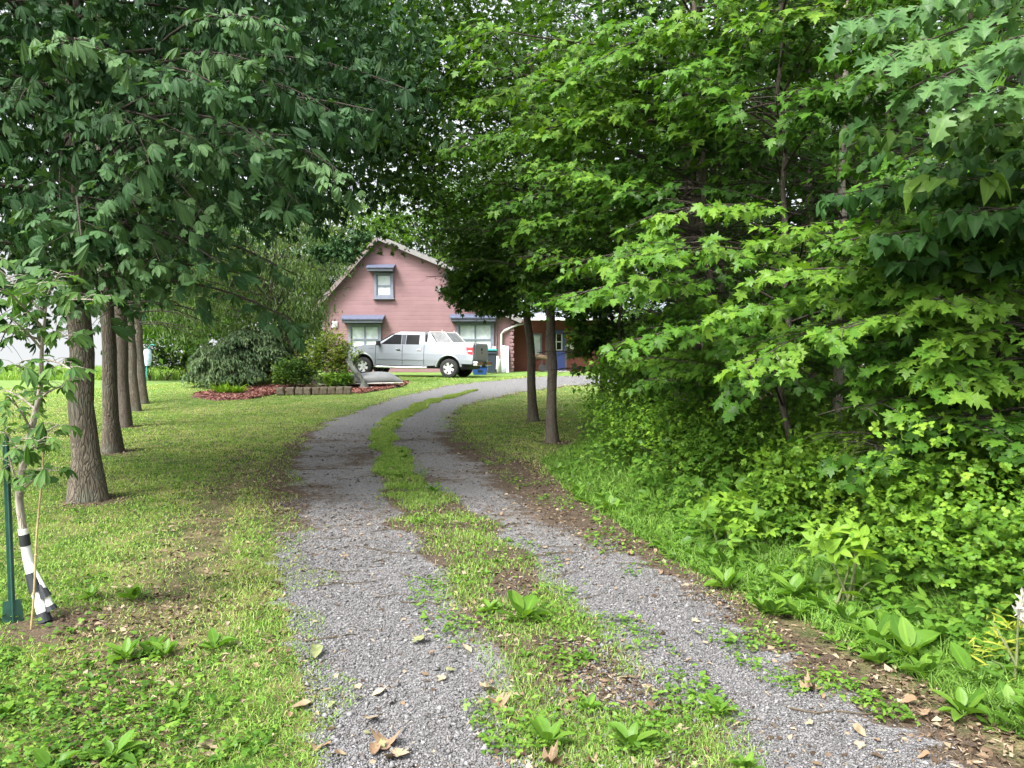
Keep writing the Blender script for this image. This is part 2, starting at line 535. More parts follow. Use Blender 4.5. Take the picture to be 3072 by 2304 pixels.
T['heart1'] = tpl_strip(HEART, .22, .35)
T['heart2'] = tpl_strip(HEART, .4, .2)
T['ovate1'] = tpl_strip(OVATE, .3, .25)
T['ovlo'] = tpl_strip([(0, 0), (.27, .4), (0, 1)], .3, .2)
T['lance'] = tpl_strip(LANCE, .3, .25)
T['lanlo'] = tpl_strip([(0.01, 0), (.075, .45), (0, 1)], .3, .3)
T['lanw'] = tpl_strip([(0.01, 0), (.13, .42), (0, 1)], .3, .3)
T['plant1'] = tpl_strip(PLANT, .25, .30, .05)
T['plant2'] = tpl_strip(PLANT, .4, .12, .1)


def palm(hi=True, pitch=-.35, n=5):
    base = tpl_strip(OBOV if hi else [(.02, 0), (.2, .65), (0, 1)], .3, .25)
    out = []
    for i in range(n):
        a = (i - (n - 1) / 2) / ((n - 1) / 2) * R(82)
        s = 1 - .32 * abs(a) / R(82)
        out.append(rot_tpl(base, a, s, (0, 0, 0), pitch))
    return merge_tpl(out)


T['palm1'] = palm(True, -.30)
T['palm2'] = palm(True, -.65)
T['palmlo'] = palm(False, -.5)
tri_leaf = tpl_fan([(0, .0), (.22, .1), (.42, .42), (.30, .62), (.36, .8), (.16, .86), (0, .98)], .45, .15, .15)
T['trefoil'] = merge_tpl([rot_tpl(tri_leaf, 0, .62, (0, .3, 0)), rot_tpl(tri_leaf, R(72), .55, (.06, .25, 0)), rot_tpl(tri_leaf, R(-72), .55, (-.06, .25, 0))])
T['raspberry'] = merge_tpl([rot_tpl(T['ovate1'], 0, .7, (0, .35, 0)), rot_tpl(T['ovate1'], R(75), .6, (.03, .3, 0)), rot_tpl(T['ovate1'], R(-75), .6, (-.03, .3, 0))])


class Foliage:
    def __init__(s): s.d = {}; s.tv = []; s.tf = []; s.to = 0

    def leaves(s, tpl, pos, y, n, size, tint):
        if len(pos) == 0: return
        pos = np.asarray(pos, float); k = len(pos)
        size = np.broadcast_to(np.asarray(size, float), (k,)); tint = np.broadcast_to(np.asarray(tint, float), (k,))
        names = tpl if isinstance(tpl, (list, tuple)) else [tpl]
        w = rng.integers(0, len(names), k)
        for i, nm in enumerate(names):
            m = w == i
            if m.any(): s.d.setdefault(nm, []).append((pos[m], np.asarray(y)[m], np.asarray(n)[m], size[m], tint[m]))

    def tube(s, pts, r0, r1, k=5):
        pts = np.asarray(pts, float); m = len(pts)
        if m < 2: return
        t = norm(np.gradient(pts, axis=0))
        x = np.cross(t, np.array([.13, .95, .21])); x = norm(x); yv = np.cross(t, x)
        r = np.linspace(r0, r1, m)[:, None, None] if np.isscalar(r0) else np.asarray(r0)[:, None, None]
        a = np.linspace(0, 2 * np.pi, k, endpoint=False)
        ring = pts[:, None, :] + r * (x[:, None, :] * np.cos(a)[None, :, None] + yv[:, None, :] * np.sin(a)[None, :, None])
        idx = np.arange(m * k).reshape(m, k) + s.to
        f = np.stack([idx[:-1], np.roll(idx[:-1], -1, 1), np.roll(idx[1:], -1, 1), idx[1:]], -1).reshape(-1, 4)
        s.tv.append(ring.reshape(-1, 3)); s.tf.append(f); s.to += m * k

    def arrays(s, keep=None):
        V = []; Fc = []; A = []; VN = []; o = 0
        for nm, chunks in s.d.items():
            tv, tf = T[nm]
            pos = np.concatenate([c[0] for c in chunks]); y = norm(np.concatenate([c[1] for c in chunks]))
            n = np.concatenate([c[2] for c in chunks]); sz = np.concatenate([c[3] for c in chunks]); ti = np.concatenate([c[4] for c in chunks])
            if keep is not None:
                m = keep(pos); pos, y, n, sz, ti = pos[m], y[m], n[m], sz[m], ti[m]
            if len(pos) == 0: continue
            x = norm(np.cross(y, n)); n = np.cross(x, y)
            # every leaf a little wider or narrower, more or less curled
            wv = rng.uniform(.85, 1.12, len(pos)); cv = rng.uniform(-.4, 2.6, len(pos))
            v = (pos[:, None, :] + sz[:, None, None] * (tv[None, :, 0:1] * wv[:, None, None] * x[:, None, :] + tv[None, :, 1:2] * y[:, None, :] + tv[None, :, 2:3] * cv[:, None, None] * n[:, None, :]))
            k = len(tv)
            f = tf[None] + (np.arange(len(pos)) * k)[:, None, None] + o
            V.append(v.reshape(-1, 3)); Fc.append(f.reshape(-1, 3)); A.append(np.repeat(ti, k)); VN.append(np.tile(tv[:, 3], len(pos))); o += len(pos) * k
        s.vein = np.concatenate(VN) if VN else np.zeros(0)
        if not V: return np.zeros((0, 3)), np.zeros((0, 3), int), np.zeros(0)
        return np.concatenate(V), np.concatenate(Fc), np.clip(np.concatenate(A), 0, 1)

    def build(s, name, mat, parent=None, keep=None, kind=None):
        v, f, a = s.arrays(keep)
        loc = None if parent is None else np.array(parent.location)
        o = npmesh(name, v, f, mat, parent, {'tint': a, 'vein': s.vein}, local=loc)
        if kind: o['kind'] = kind
        return o

    def build_wood(s, name, mat, parent=None, smooth=True):
        loc = None if parent is None else np.array(parent.location)
        return npmesh(name, np.concatenate(s.tv), np.concatenate(s.tf), mat, parent, smooth=smooth, local=loc)


def bez(p0, c, p1, t):
    t = np.asarray(t)[:, None]
    return (1 - t) ** 2 * p0 + 2 * t * (1 - t) * c + t ** 2 * p1


def twig(fo, base, d, l, sp, ls, tpl, tint, droop, hang, flat, pet, r=.004, tube=True):
    m = max(2, int(l / sp)); q = (np.arange(m) + 1.) / m
    pts = base + d * l * q[:, None]; pts[:, 2] -= droop * l * q ** 2
    if tube: fo.tube(np.vstack([base, pts[::max(1, m // 3)], pts[-1:]]), r, r * .4, 4)
    side = norm(np.cross(d, UP) + 1e-6)
    for sg in (1, -1):
        k = len(pts)
        ld = norm(d * .55 + side * sg * .75 + np.array([0, 0, -hang]) + rng.normal(0, .36, (k, 3)))
        nn = norm(UP + rng.normal(0, flat * 1.25, (k, 3)) + np.array([-.22, -.42, 0]))
        nn = norm(nn - ld * (nn * ld).sum(1, keepdims=True))
        pp = pts + ld * pet * rng.uniform(.6, 1.3, (k, 1))
        keep = rng.random(k) < .93
        fo.leaves(tpl, pp[keep], ld[keep], nn[keep], ls * rng.uniform(.45, 1.22, k)[keep], rng.uniform(*tint, k)[keep])
    ld = norm(d + np.array([[0, 0, -hang]]) + rng.normal(0, .2, (1, 3)))
    nn = norm(UP + np.array([[-.2, -.4, 0]]))
    fo.leaves(tpl, pts[-1:], ld, nn, ls * 1.05, rng.uniform(*tint, 1))


def bough(fo, p0, p1, rise=.12, ntw=10, twl=.8, sp=.09, ls=.12, tpl='maple1', tint=(.3, .8), r=.018, droop=.25, hang=.5, flat=.3, start=.25, pet=.05, tubes=True):
    p0 = np.asarray(p0, float); p1 = np.asarray(p1, float)
    t0 = tpl if isinstance(tpl, str) else tpl[0]
    if t0.startswith('maple'): ls, sp, ntw, pet = ls * .74, sp * .72, int(ntw * 1.3), pet * .8
    elif t0.startswith('palm'): ls, sp, ntw, pet = ls * .80, sp * .80, int(ntw * 1.2), pet * .85
    elif t0.startswith('mlo'): ls, sp, ntw = ls * .82, sp * .85, int(ntw * 1.2)
    L = np.linalg.norm(p1 - p0); c = (p0 + p1) / 2 + np.array([0, 0, rise * L]) + rng.normal(0, .05 * L, 3)
    pts = bez(p0, c, p1, np.linspace(0, 1, 9))
    fo.tube(pts, r, r * .3, 5)
    tt = rng.uniform(*tint); span = .22
    ti = (max(0, tt - span), min(1, tt + span))
    for i in range(ntw):
        t = min(.99, start + (1 - start) * (i + .5 + rng.uniform(-.3, .3)) / ntw)
        b = bez(p0, c, p1, [t])[0]
        tan = norm(2 * (1 - t) * (c - p0) + 2 * t * (p1 - c))
        side = norm(np.cross(tan, UP) + 1e-6) * (1 if i % 2 else -1)
        d = norm(tan * rng.uniform(.5, .9) + side * .9 + UP * rng.normal(.06, .16))
        twig(fo, b, d, twl * (1 - .55 * t) * rng.uniform(.65, 1.25), sp, ls, tpl, ti, droop, hang, flat, pet, tube=tubes)
    b = bez(p0, c, p1, [.72])[0]
    twig(fo, b, norm(p1 - b), np.linalg.norm(p1 - b), sp, ls, tpl, ti, .0, hang, flat, pet, tube=False)


def clumps(fo, c, rad, n, per, cr, ls, tpl, tint=(.2, .9), shell=.45, flatten=.4, hang=.45, zmin=None, flat=.45):
    c = np.asarray(c, float); rad = np.asarray(rad, float)
    d = norm(rng.normal(0, 1, (n, 3)))
    rr = rng.uniform(shell ** 3, 1, n) ** (1 / 3)
    cc = c + d * rad * rr[:, None]
    if zmin is not None: cc = cc[cc[:, 2] > zmin]
    n = len(cc); out = []
    ct = rng.uniform(*tint, n)
    cs = cr * rng.uniform(.55, 1.35, n)
    p = np.repeat(cc, per, 0) + rng.normal(0, 1, (n * per, 3)) * np.repeat(cs, per)[:, None] * np.array([.6, .6, .6 * flatten])
    k = len(p)
    ld = norm(np.concatenate([rng.normal(0, 1, (k, 2)), np.full((k, 1), -hang)], 1) + rng.normal(0, .3, (k, 3)))
    nn = norm(UP + rng.normal(0, flat, (k, 3)) + np.array([-.15, -.3, 0]))
    nn = norm(nn - ld * (nn * ld).sum(1, keepdims=True))
    ti = np.clip(np.repeat(ct, per) + rng.normal(0, .12, k), 0, 1)
    fo.leaves(tpl, p, ld, nn, ls * rng.uniform(.6, 1.25, k), ti)
    return cc


def trunk_pts(base, top, bend=.0, n=14, wob=.02):
    base = np.asarray(base, float); top = np.asarray(top, float)
    t = np.linspace(0, 1, n)
    side = np.array([rng.normal(), rng.normal(), 0])
    p = base + (top - base) * t[:, None] + side * bend * np.sin(t * np.pi)[:, None]
    p[1:-1, :2] += rng.normal(0, wob, (n - 2, 2))
    return p


def trunk_mesh(fo, pts, r0, r1, k=16, flare=.35, rough=.06):
    """tapering trunk with a root flare and an uneven skin"""
    m = len(pts); t = np.linspace(0, 1, m)
    r = r0 + (r1 - r0) * t ** .8
    h = np.linalg.norm(pts - pts[0], axis=1)
    r = r * (1 + flare * np.exp(-h / .22))
    before = fo.to
    fo.tube(pts, r, None, k)
    v = fo.tv[-1].reshape(m, k, 3)
    ctr = pts[:, None, :]
    a = np.linspace(0, 2 * np.pi, k, endpoint=False)
    ph = rng.uniform(0, 6, 3)
    wob = 1 + rough * (np.sin(3 * a + ph[0])[None] * np.exp(-h / .5)[:, None] * 1.6 + np.sin(2 * a + ph[1])[None] * .5) + rng.normal(0, rough * .3, (m, k))
    fo.tv[-1] = (ctr + (v - ctr) * wob[:, :, None]).reshape(-1, 3)


# ------------------------------------------------------------------ camera, sky, light
cam = bpy.data.cameras.new('camera'); co = bpy.data.objects.new('camera', cam); COL.objects.link(co)
cam.sensor_width = 36; cam.lens = 36 * FPX / 1024; cam.clip_start = .1; cam.clip_end = 2000
co.location = (0, 0, EYE); co.rotation_euler = (math.pi / 2 - PITCH, 0, 0)
sc.camera = co

SUNV = norm([-.42, -.48, .80])
w = bpy.data.worlds.new('World'); sc.world = w; w.use_nodes = True
nt = w.node_tree; nt.nodes.clear()
wo = nt.nodes.new('ShaderNodeOutputWorld'); bg = nt.nodes.new('ShaderNodeBackground')
sky = nt.nodes.new('ShaderNodeTexSky'); sky.sky_type = 'NISHITA'; sky.sun_disc = False
sky.sun_elevation = math.asin(SUNV[2]); sky.sun_rotation = math.atan2(SUNV[0], SUNV[1])
sky.air_density = 1.0; sky.dust_density = 6.; sky.ozone_density = 1.
# thick even cloud: the sky stays bright right down to the horizon and has little colour
tc = nt.nodes.new('ShaderNodeTexCoord'); sx = nt.nodes.new('ShaderNodeSeparateXYZ'); cx = nt.nodes.new('ShaderNodeCombineXYZ')
nt.links.new(tc.outputs['Generated'], sx.inputs[0]); nt.links.new(sx.outputs[0], cx.inputs[0]); nt.links.new(sx.outputs[1], cx.inputs[1])
nt.links.new(math_(nt, 'MAXIMUM', sx.outputs[2], .10), cx.inputs[2]); nt.links.new(cx.outputs[0], sky.inputs['Vector'])
hs = nt.nodes.new('ShaderNodeHueSaturation'); hs.inputs['Saturation'].default_value = .25
nt.links.new(sky.outputs[0], hs.inputs['Color']); nt.links.new(hs.outputs[0], bg.inputs[0])
bg.inputs[1].default_value = .13
nt.links.new(bg.outputs[0], wo.inputs[0])
sl = bpy.data.lights.new('sun', 'SUN'); sl.energy = 1.5; sl.angle = R(16); sl.color = (1, .96, .9)
so = bpy.data.objects.new('sun', sl); COL.objects.link(so)
so.rotation_euler = Vector(-SUNV).to_track_quat('-Z', 'Y').to_euler()
sc.view_settings.view_transform = 'Standard'; sc.view_settings.look = 'None'
sc.view_settings.exposure = 1.92; sc.view_settings.gamma = 1
sc.render.engine = 'CYCLES'
cy = sc.cycles
cy.max_bounces = 8; cy.diffuse_bounces = 5; cy.glossy_bounces = 3; cy.transmission_bounces = 5; cy.transparent_max_bounces = 6
cy.use_denoising = True; cy.sample_clamp_indirect = 6; cy.caustics_reflective = False; cy.caustics_refractive = False

# ------------------------------------------------------------------ ground and drive
PAIRS = [((345, 960), (1160, 960)), ((324, 768), (988, 768)), ((300, 648), (792, 648)), ((280, 555), (668, 560)), ((270, 486), (555, 486)), ((280, 463), (520, 463)),
         ((301, 435), (470, 437)), ((338, 417), (457, 421)), ((377, 403), (463, 409)), ((417, 392), (485, 401)), ((458, 384), (515, 394)),
         ((505, 379.5), (546, 389)), ((545, 376.5), (590, 385.5)), ((590, 375.5), (650, 384))]
LW = np.array([gp(*p[0]) for p in PAIRS]); RW = np.array([gp(*p[1]) for p in PAIRS])
STRIP = [(.29, .67), (.29, .67), (.31, .71), (.32, .68), (.38, .58), (.40, .57), (.42, .57), (.41, .59), (.43, .64), (.44, .58), (.5, .5), (.5, .5), (.5, .5), (.5, .5)]
S1 = np.array([a for a, b in STRIP]); S2 = np.array([b for a, b in STRIP])


def catmull(P, s):
    P = np.asarray(P, float); n = len(P)
    i = np.clip(np.floor(s).astype(int), 0, n - 2); f = (s - i)[:, None]
    g = lambda k: P[np.clip(k, 0, n - 1)]
    a, b, c, d = g(i - 1), g(i), g(i + 1), g(i + 2)
    m1 = (c - a) * .5; m2 = (d - b) * .5
    return (2 * f ** 3 - 3 * f ** 2 + 1) * b + (f ** 3 - 2 * f ** 2 + f) * m1 + (-2 * f ** 3 + 3 * f ** 2) * c + (f ** 3 - f ** 2) * m2


def drive_pt(s, u):
    l = catmull(LW, s); r = catmull(RW, s)
    p = l + (r - l) * u[:, None]
    p[:, 2] = gh(p[:, 0], p[:, 1])
    return p


NS = len(PAIRS) - 1
# lookup raster of the drive: u across, -1 outside
RX0, RY0, RC = -9., 0., .04
rw, rh = int(18 / RC), int(42 / RC)
RU = np.full((rh, rw), -1.)
RS = np.full((rh, rw), -1.)
ss = np.repeat(np.linspace(0, NS, 2600), 420); uu = np.tile(np.linspace(0, 1, 420), 2600)
pp = drive_pt(ss, uu)
ix = ((pp[:, 0] - RX0) / RC).astype(int); iy = ((pp[:, 1] - RY0) / RC).astype(int)
ok = (ix >= 0) & (ix < rw) & (iy >= 0) & (iy < rh)
RU[iy[ok], ix[ok]] = uu[ok]; RS[iy[ok], ix[ok]] = ss[ok]


def drive_at(x, y):
    ix = ((np.asarray(x) - RX0) / RC).astype(int); iy = ((np.asarray(y) - RY0) / RC).astype(int)
    ok = (ix >= 0) & (ix < rw) & (iy >= 0) & (iy < rh)
    u = np.full(ix.shape, -1.); s = np.full(ix.shape, -1.)
    u[ok] = RU[iy[ok], ix[ok]]; s[ok] = RS[iy[ok], ix[ok]]
    return u, s


def boxblur(a, k):
    for ax in (0, 1):
        c = np.cumsum(np.pad(a, [(k + 1, k) if i == ax else (0, 0) for i in (0, 1)], mode='edge'), axis=ax)
        n = a.shape[ax]
        a = (np.take(c, np.arange(2 * k + 1, n + 2 * k + 1), ax) - np.take(c, np.arange(0, n), ax)) / (2 * k + 1)
    return a


NEAR = boxblur(boxblur((RU >= 0).astype(float), 8), 8)


def near_drive(x, y):
    ix = ((np.asarray(x) - RX0) / RC).astype(int); iy = ((np.asarray(y) - RY0) / RC).astype(int)
    ok = (ix >= 0) & (ix < rw) & (iy >= 0) & (iy < rh)
    o = np.zeros(ix.shape); o[ok] = NEAR[iy[ok], ix[ok]]; return o


VD = np.array([0, 2.5, 3.34, 4.18, 5.37, 6.4, 8.4, 11.3, 13, 16, 20, 26, 34])
VX = np.array([2.6, 2.4, 2.22, 2.0, 1.6, 1.15, .8, .55, 1.1, 1.7, 2.1, 2.7, 4.2])


def verge(y): return np.interp(y, VD, VX)


def vnoise(x, y, sc_, seed=0):
    """cheap smooth value noise 0..1"""
    r = np.random.default_rng(seed).random((64, 64))
    x = np.asarray(x) / sc_; y = np.asarray(y) / sc_
    xi = np.floor(x).astype(int); yi = np.floor(y).astype(int); fx = x - xi; fy = y - yi
    fx = fx * fx * (3 - 2 * fx); fy = fy * fy * (3 - 2 * fy)
    g = lambda i, j: r[i % 64, j % 64]
    return (g(yi, xi) * (1 - fx) + g(yi, xi + 1) * fx) * (1 - fy) + (g(yi + 1, xi) * (1 - fx) + g(yi + 1, xi + 1) * fx) * fy


def axis_vals(a, b, fine, lo, hi):
    v = list(np.arange(a, b, fine)); s = fine; x = b
    while x < hi: v.append(x); s *= 1.16; x += s
    s = fine; x = a - fine
    pre = []
    while x > lo: pre.append(x); s *= 1.16; x -= s
    return np.array(pre[::-1] + v + [hi])


gx = axis_vals(-8, 8, .16, -400, 400); gy = axis_vals(0, 40, .16, -30, 700)
X, Y = np.meshgrid(gx, gy); Z = gh(X, Y)
v = np.stack([X, Y, Z], -1).reshape(-1, 3)
i = np.arange(len(v)).reshape(X.shape)
f = np.stack([i[:-1, :-1], i[:-1, 1:], i[1:, 1:], i[1:, :-1]], -1).reshape(-1, 4)
lit = near_drive(v[:, 0], v[:, 1]) * np.where(v[:, 0] < -.2, .35 + 1.0 * sstep(5.5, 9, v[:, 1]) * sstep(22, 16, v[:, 1]), 1.6 * sstep(16, 12, v[:, 1]))
right = sstep(-.3, .5, v[:, 0] - verge(v[:, 1]) - .5 * (v[:, 1] > 14))
leftbare = np.exp(-((v[:, 0] - np.interp(v[:, 1], [2, 6, 9, 14], [-1.55, -2.5, -3.3, -4.6])) / .5) ** 2) * sstep(16, 9, v[:, 1]) * .45
TB = np.array([gp(*q)[:2] for q in ((89, 500), (112, 452), (123, 427), (134, 411), (142, 403.5), (534, 421), (553, 442.5), (47, 622))])
tdist = lambda x, y: np.min(np.hypot(np.asarray(x)[:, None] - TB[:, 0] - .08, np.asarray(y)[:, None] - TB[:, 1] + .05), 1)
lit = np.maximum(np.maximum(np.maximum(lit, right * .75), leftbare), 1.1 * np.exp(-(tdist(v[:, 0], v[:, 1]) / .36) ** 2))
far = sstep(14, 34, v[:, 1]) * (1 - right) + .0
g = npmesh('ground', v, f, M['ground'], attrs={'litter': lit, 'far': far}, smooth=True)
g['kind'] = 'structure'

ns, nu = 1100, 44
s_ = np.repeat(np.linspace(0, NS, ns), nu); u_ = np.tile(np.linspace(0, 1, nu), ns)
edgej = (vnoise(s_ * 9, u_ * 0 + 3, 1, 4) - .5)
edger = (vnoise(s_ * 11, u_ * 0 + 9, 1, 6) - .5) + .6 * (vnoise(s_ * 34, u_ * 0 + 2, 1, 8) - .5)
edgej = edgej + .6 * (vnoise(s_ * 34, u_ * 0 + 5, 1, 7) - .5)
p = drive_pt(s_, u_ + .10 * edgej * (1 - sstep(0, .22, u_)) + .10 * edger * sstep(.78, 1, u_))
p[:, 2] += .004
i = np.arange(ns * nu).reshape(ns, nu)
f = np.stack([i[:-1, :-1], i[:-1, 1:], i[1:, 1:], i[1:, :-1]], -1).reshape(-1, 4)


def strip_w(s, u):
    a = np.interp(s, np.arange(NS + 1), S1); b = np.interp(s, np.arange(NS + 1), S2)
    m = (a + b) / 2; h = np.maximum((b - a) / 2, 1e-3)
    q_ = drive_pt(s, u); u = u + (vnoise(q_[:, 0], q_[:, 1], .55, 88) - .5) * .10
    w_ = 1 - sstep(.5, 1.08, np.abs(u - m) / h)
    return w_ * (b - a > .03)


def soil_w(s, u):
    y = drive_pt(s, u)[:, 1]
    e = sstep(.12, .0, u) * .65 * sstep(5.5, 8.5, y) + sstep(.88, 1., u) * .8
    # litter across the right hand track half way along, under the canopy
    mid = sstep(5., 7.5, y) * sstep(19, 13, y)
    r_ = sstep(.72, .92, u) * mid * .55
    return np.clip(np.maximum(np.maximum(strip_w(s, u) * .8, e), r_) + mid * (.2 + .38 * vnoise(u * 6, s * 5, 1., 77)), 0, 1)


sw = soil_w(s_, u_)
d = npmesh('driveway', p, f, M['drive'], attrs={'soil': sw}, smooth=True)
d['kind'] = 'structure'

#STONES
# loose crushed stone lying on the wheel tracks, near part
n = 330000
dd = 2.0 * (8.5 / 2.0) ** rng.random(n) ; aa = rng.uniform(-.62, .72, n)
x = dd * aa; y = dd
u, s = drive_at(x, y)
m = u >= 0
x, y, u, s = x[m], y[m], u[m], s[m]
wgt = 1 - soil_w(s, u) * 1.15 - (vnoise(x, y, .5, 3) - .45) * 1.0
m = rng.random(len(x)) < np.clip(wgt, .04, 1)
x, y = x[m], y[m]; k = len(x)
r = rng.uniform(.0028, .0065, k) * (1 + .05 * y) * np.where(rng.random(k) < .025, 2.3, 1.)
oct_ = np.array([(1, 0, 0), (-1, 0, 0), (0, 1, 0), (0, -1, 0), (0, 0, 1), (0, 0, -1)], float)
of = np.array([(0, 2, 4), (2, 1, 4), (1, 3, 4), (3, 0, 4), (2, 0, 5), (1, 2, 5), (3, 1, 5), (0, 3, 5)])
an = rng.uniform(0, 6.3, k); ca, sa = np.cos(an), np.sin(an)
vv = oct_[None] * rng.uniform(.55, 1.3, (k, 6, 1)) * np.array([1.2, .9, .65]) * r[:, None, None] + rng.normal(0, .22, (k, 6, 3)) * r[:, None, None]
vx = vv[..., 0] * ca[:, None] - vv[..., 1] * sa[:, None]; vy = vv[..., 0] * sa[:, None] + vv[..., 1] * ca[:, None]
vv = np.stack([vx + x[:, None], vy + y[:, None], vv[..., 2] + (gh(x, y) + .005)[:, None] + .3 * r[:, None]], -1)
o = npmesh('gravel', vv.reshape(-1, 3), (of[None] + (np.arange(k) * 6)[:, None, None]).reshape(-1, 3), M['stone'], attrs={'tint': np.repeat(np.clip(rng.normal(.47, .17, k), 0, 1), 6)})
tag(o, 'loose grey crushed stone lying on the wheel tracks', kind='stuff')


def blades(n_or_xy, h, wd, lean, tint, name, label, mat='grass', seed=0):
    x, y = n_or_xy; k = len(x)
    az = rng.uniform(0, 2 * np.pi, k); az2 = rng.uniform(0, 2 * np.pi, k)
    b = np.stack([x, y, gh(x, y)], 1)
    wv = np.stack([np.cos(az), np.sin(az), 0 * az], 1) * (wd * .5)[:, None]
    le = np.stack([np.cos(az2), np.sin(az2), 0 * az], 1) * (lean * h)[:, None]
    upv = np.stack([0 * h, 0 * h, h], 1)
    v = np.stack([b - wv, b + wv, b - wv * .75 + upv * .55 + le * .35, b + wv * .75 + upv * .55 + le * .35, b + upv * (1 - .35 * lean)[:, None] + le], 1)
    f = np.array([(0, 1, 3), (0, 3, 2), (2, 3, 4)])
    fa = (f[None] + (np.arange(k) * 5)[:, None, None]).reshape(-1, 3)
    o = npmesh(name, v.reshape(-1, 3), fa, M[mat], attrs={'tint': np.repeat(tint, 5)})
    return tag(o, label, kind='stuff')


def polar(n, d0, d1, a0, a1, pw=1.):
    dd = d0 * (d1 / d0) ** (rng.random(n) ** pw); a = rng.uniform(a0, a1, n)
    return dd * a, dd


def in_poly(P, x, y):
    r_ = np.zeros(np.shape(x), bool); n_ = len(P)
    for i_ in range(n_):
        x1, y1 = P[i_][:2]; x2, y2 = P[(i_ + 1) % n_][:2]
        c_ = (y1 > y) != (y2 > y)
        r_ ^= c_ & (x < (x2 - x1) * (y - y1) / (y2 - y1 + 1e-12) + x1)
    return r_


BED1 = [(190, 397), (200, 393.5), (225, 390), (262, 387), (290, 385.5), (345, 387), (346, 391.5), (278, 393.5), (262, 397), (248, 399.5), (215, 401)]
BED2 = [(343, 392), (349, 386.5), (366, 383.5), (392, 382), (409, 382.5), (404, 386), (384, 390), (360, 394)]
BP1 = np.array([gp(*q) for q in BED1]); BP2 = np.array([gp(*q) for q in BED2])
# ---- lawn: blades everywhere left of the drive, and the patch right of it
x, y = polar(800000, 1.7, 34, -1.25, .35, .9)
u, s = drive_at(x, y)
en = vnoise(x, y, .45, 91); inb = (u >= 0) & ((u < .19 * en - .02) | (u > 1 - .19 * en)) & (rng.random(len(x)) < .65)
lawnL = ((u < 0) | inb) & (x < verge(y) - .05)
nd = near_drive(x, y)
bare = np.exp(-((x - np.interp(y, [2, 6, 9, 14], [-1.55, -2.5, -3.3, -4.6])) / .55) ** 2) * sstep(16, 8, y)
dens = (1 - .9 * np.clip(nd * 1.1, 0, 1) * (x > 0) * (y < 14) - .45 * nd * (y < 14)) * (1 - .85 * bare) * (.45 + .75 * vnoise(x, y, .35, 1))
side_tuft = np.exp(-((x - (np.interp(y, LW[:, 1], LW[:, 0]) - .28)) / .16) ** 2) * (y < 9)
dens = np.maximum(dens, side_tuft * .6)
m = lawnL & (rng.random(len(x)) < dens * sstep(.14, .5, tdist(x, y))) & ~in_poly(BP1, x, y) & ~in_poly(BP2, x, y)
x, y, st, br = x[m], y[m], side_tuft[m], bare[m]
ynear = sstep(30, 4, y)
h = rng.uniform(.012, .032, len(x)) * (1 + .4 * st) * (1 + .035 * y); wd = rng.uniform(.0018, .0038, len(x)) * (1 + .22 * y)
dry = (vnoise(x, y, .8, 9) - .5) * .5 + br * .25
tint = np.clip(rng.normal(.56, .18, len(x)) + dry * .9 + .0 * st + .16 * sstep(10, 24, y) + .12 * (x > 0), 0, 1)  # tint lightens with distance, painting in the sunlit far lawn
blades((x, y), h, wd, rng.uniform(.4, 1.6, len(x)), tint, 'grass', 'mown lawn grass beside the gravel drive')

# ---- grass on the middle strip of the drive
n = 150000
s = NS * rng.random(n) ** 1.5 * .8 + .4; a = np.interp(s, np.arange(NS + 1), S1); b = np.interp(s, np.arange(NS + 1), S2)
u = a + (b - a) * rng.uniform(-.12, 1.12, n)
p = drive_pt(s, u); x, y = p[:, 0], p[:, 1]
far_ = sstep(6, 13, y)
m = (rng.random(n) < strip_w(s, u) * np.clip((vnoise(x, y, .32, 12) * 1.9 - .42) + .5 * far_, .03, 1))
x, y = x[m], y[m]
h = rng.uniform(.015, .045, len(x)) * (1 + .04 * y); wd = rng.uniform(.002, .004, len(x)) * (1 + .2 * y)
blades((x, y), h, wd, rng.uniform(.2, 1.1, len(x)), np.clip(rng.normal(.58, .18, len(x)) + .16 * sstep(10, 20, y), 0, 1), 'strip_grass', 'patchy grass growing on the strip between the wheel tracks')

# ---- long grass of the right verge
x, y = polar(300000, 2.6, 26, .02, .9, .9)
u, s = drive_at(x, y)
e = x - verge(y)
m = (u < 0) & (e > -.15) & (e < 3.) & (rng.random(len(x)) < np.clip(.15 + vnoise(x, y, .45, 21) * .95, 0, 1)) & (rng.random(len(x)) < 1.1 - .3 * e)
x, y, e = x[m], y[m], e[m]
h = rng.uniform(.07, .26, len(x)) * (.55 + np.clip(e, 0, 1.0)) ; wd = rng.uniform(.003, .006, len(x)) * (1 + .1 * y)
blades((x, y), h, wd, rng.uniform(.3, 1.3, len(x)), np.clip(rng.normal(.38, .14, len(x)), 0, .75), 'verge_grass', 'long fine grass among the weeds of the shaded verge', 'grass')

# ---- tall meadow grass of the field beyond the lawn
x = rng.uniform(-70, -12, 60000); y = rng.uniform(44, 70, 60000)
m = x < -13 - (y - 44) * .0
x, y = x[m], y[m]
blades((x, y), rng.uniform(.3, .75, len(x)), rng.uniform(.03, .07, len(x)), rng.uniform(.2, .7, len(x)), np.clip(rng.normal(.55, .15, len(x)), 0, .9), 'meadow_grass', 'tall pale meadow grass at the far edge of the lawn')

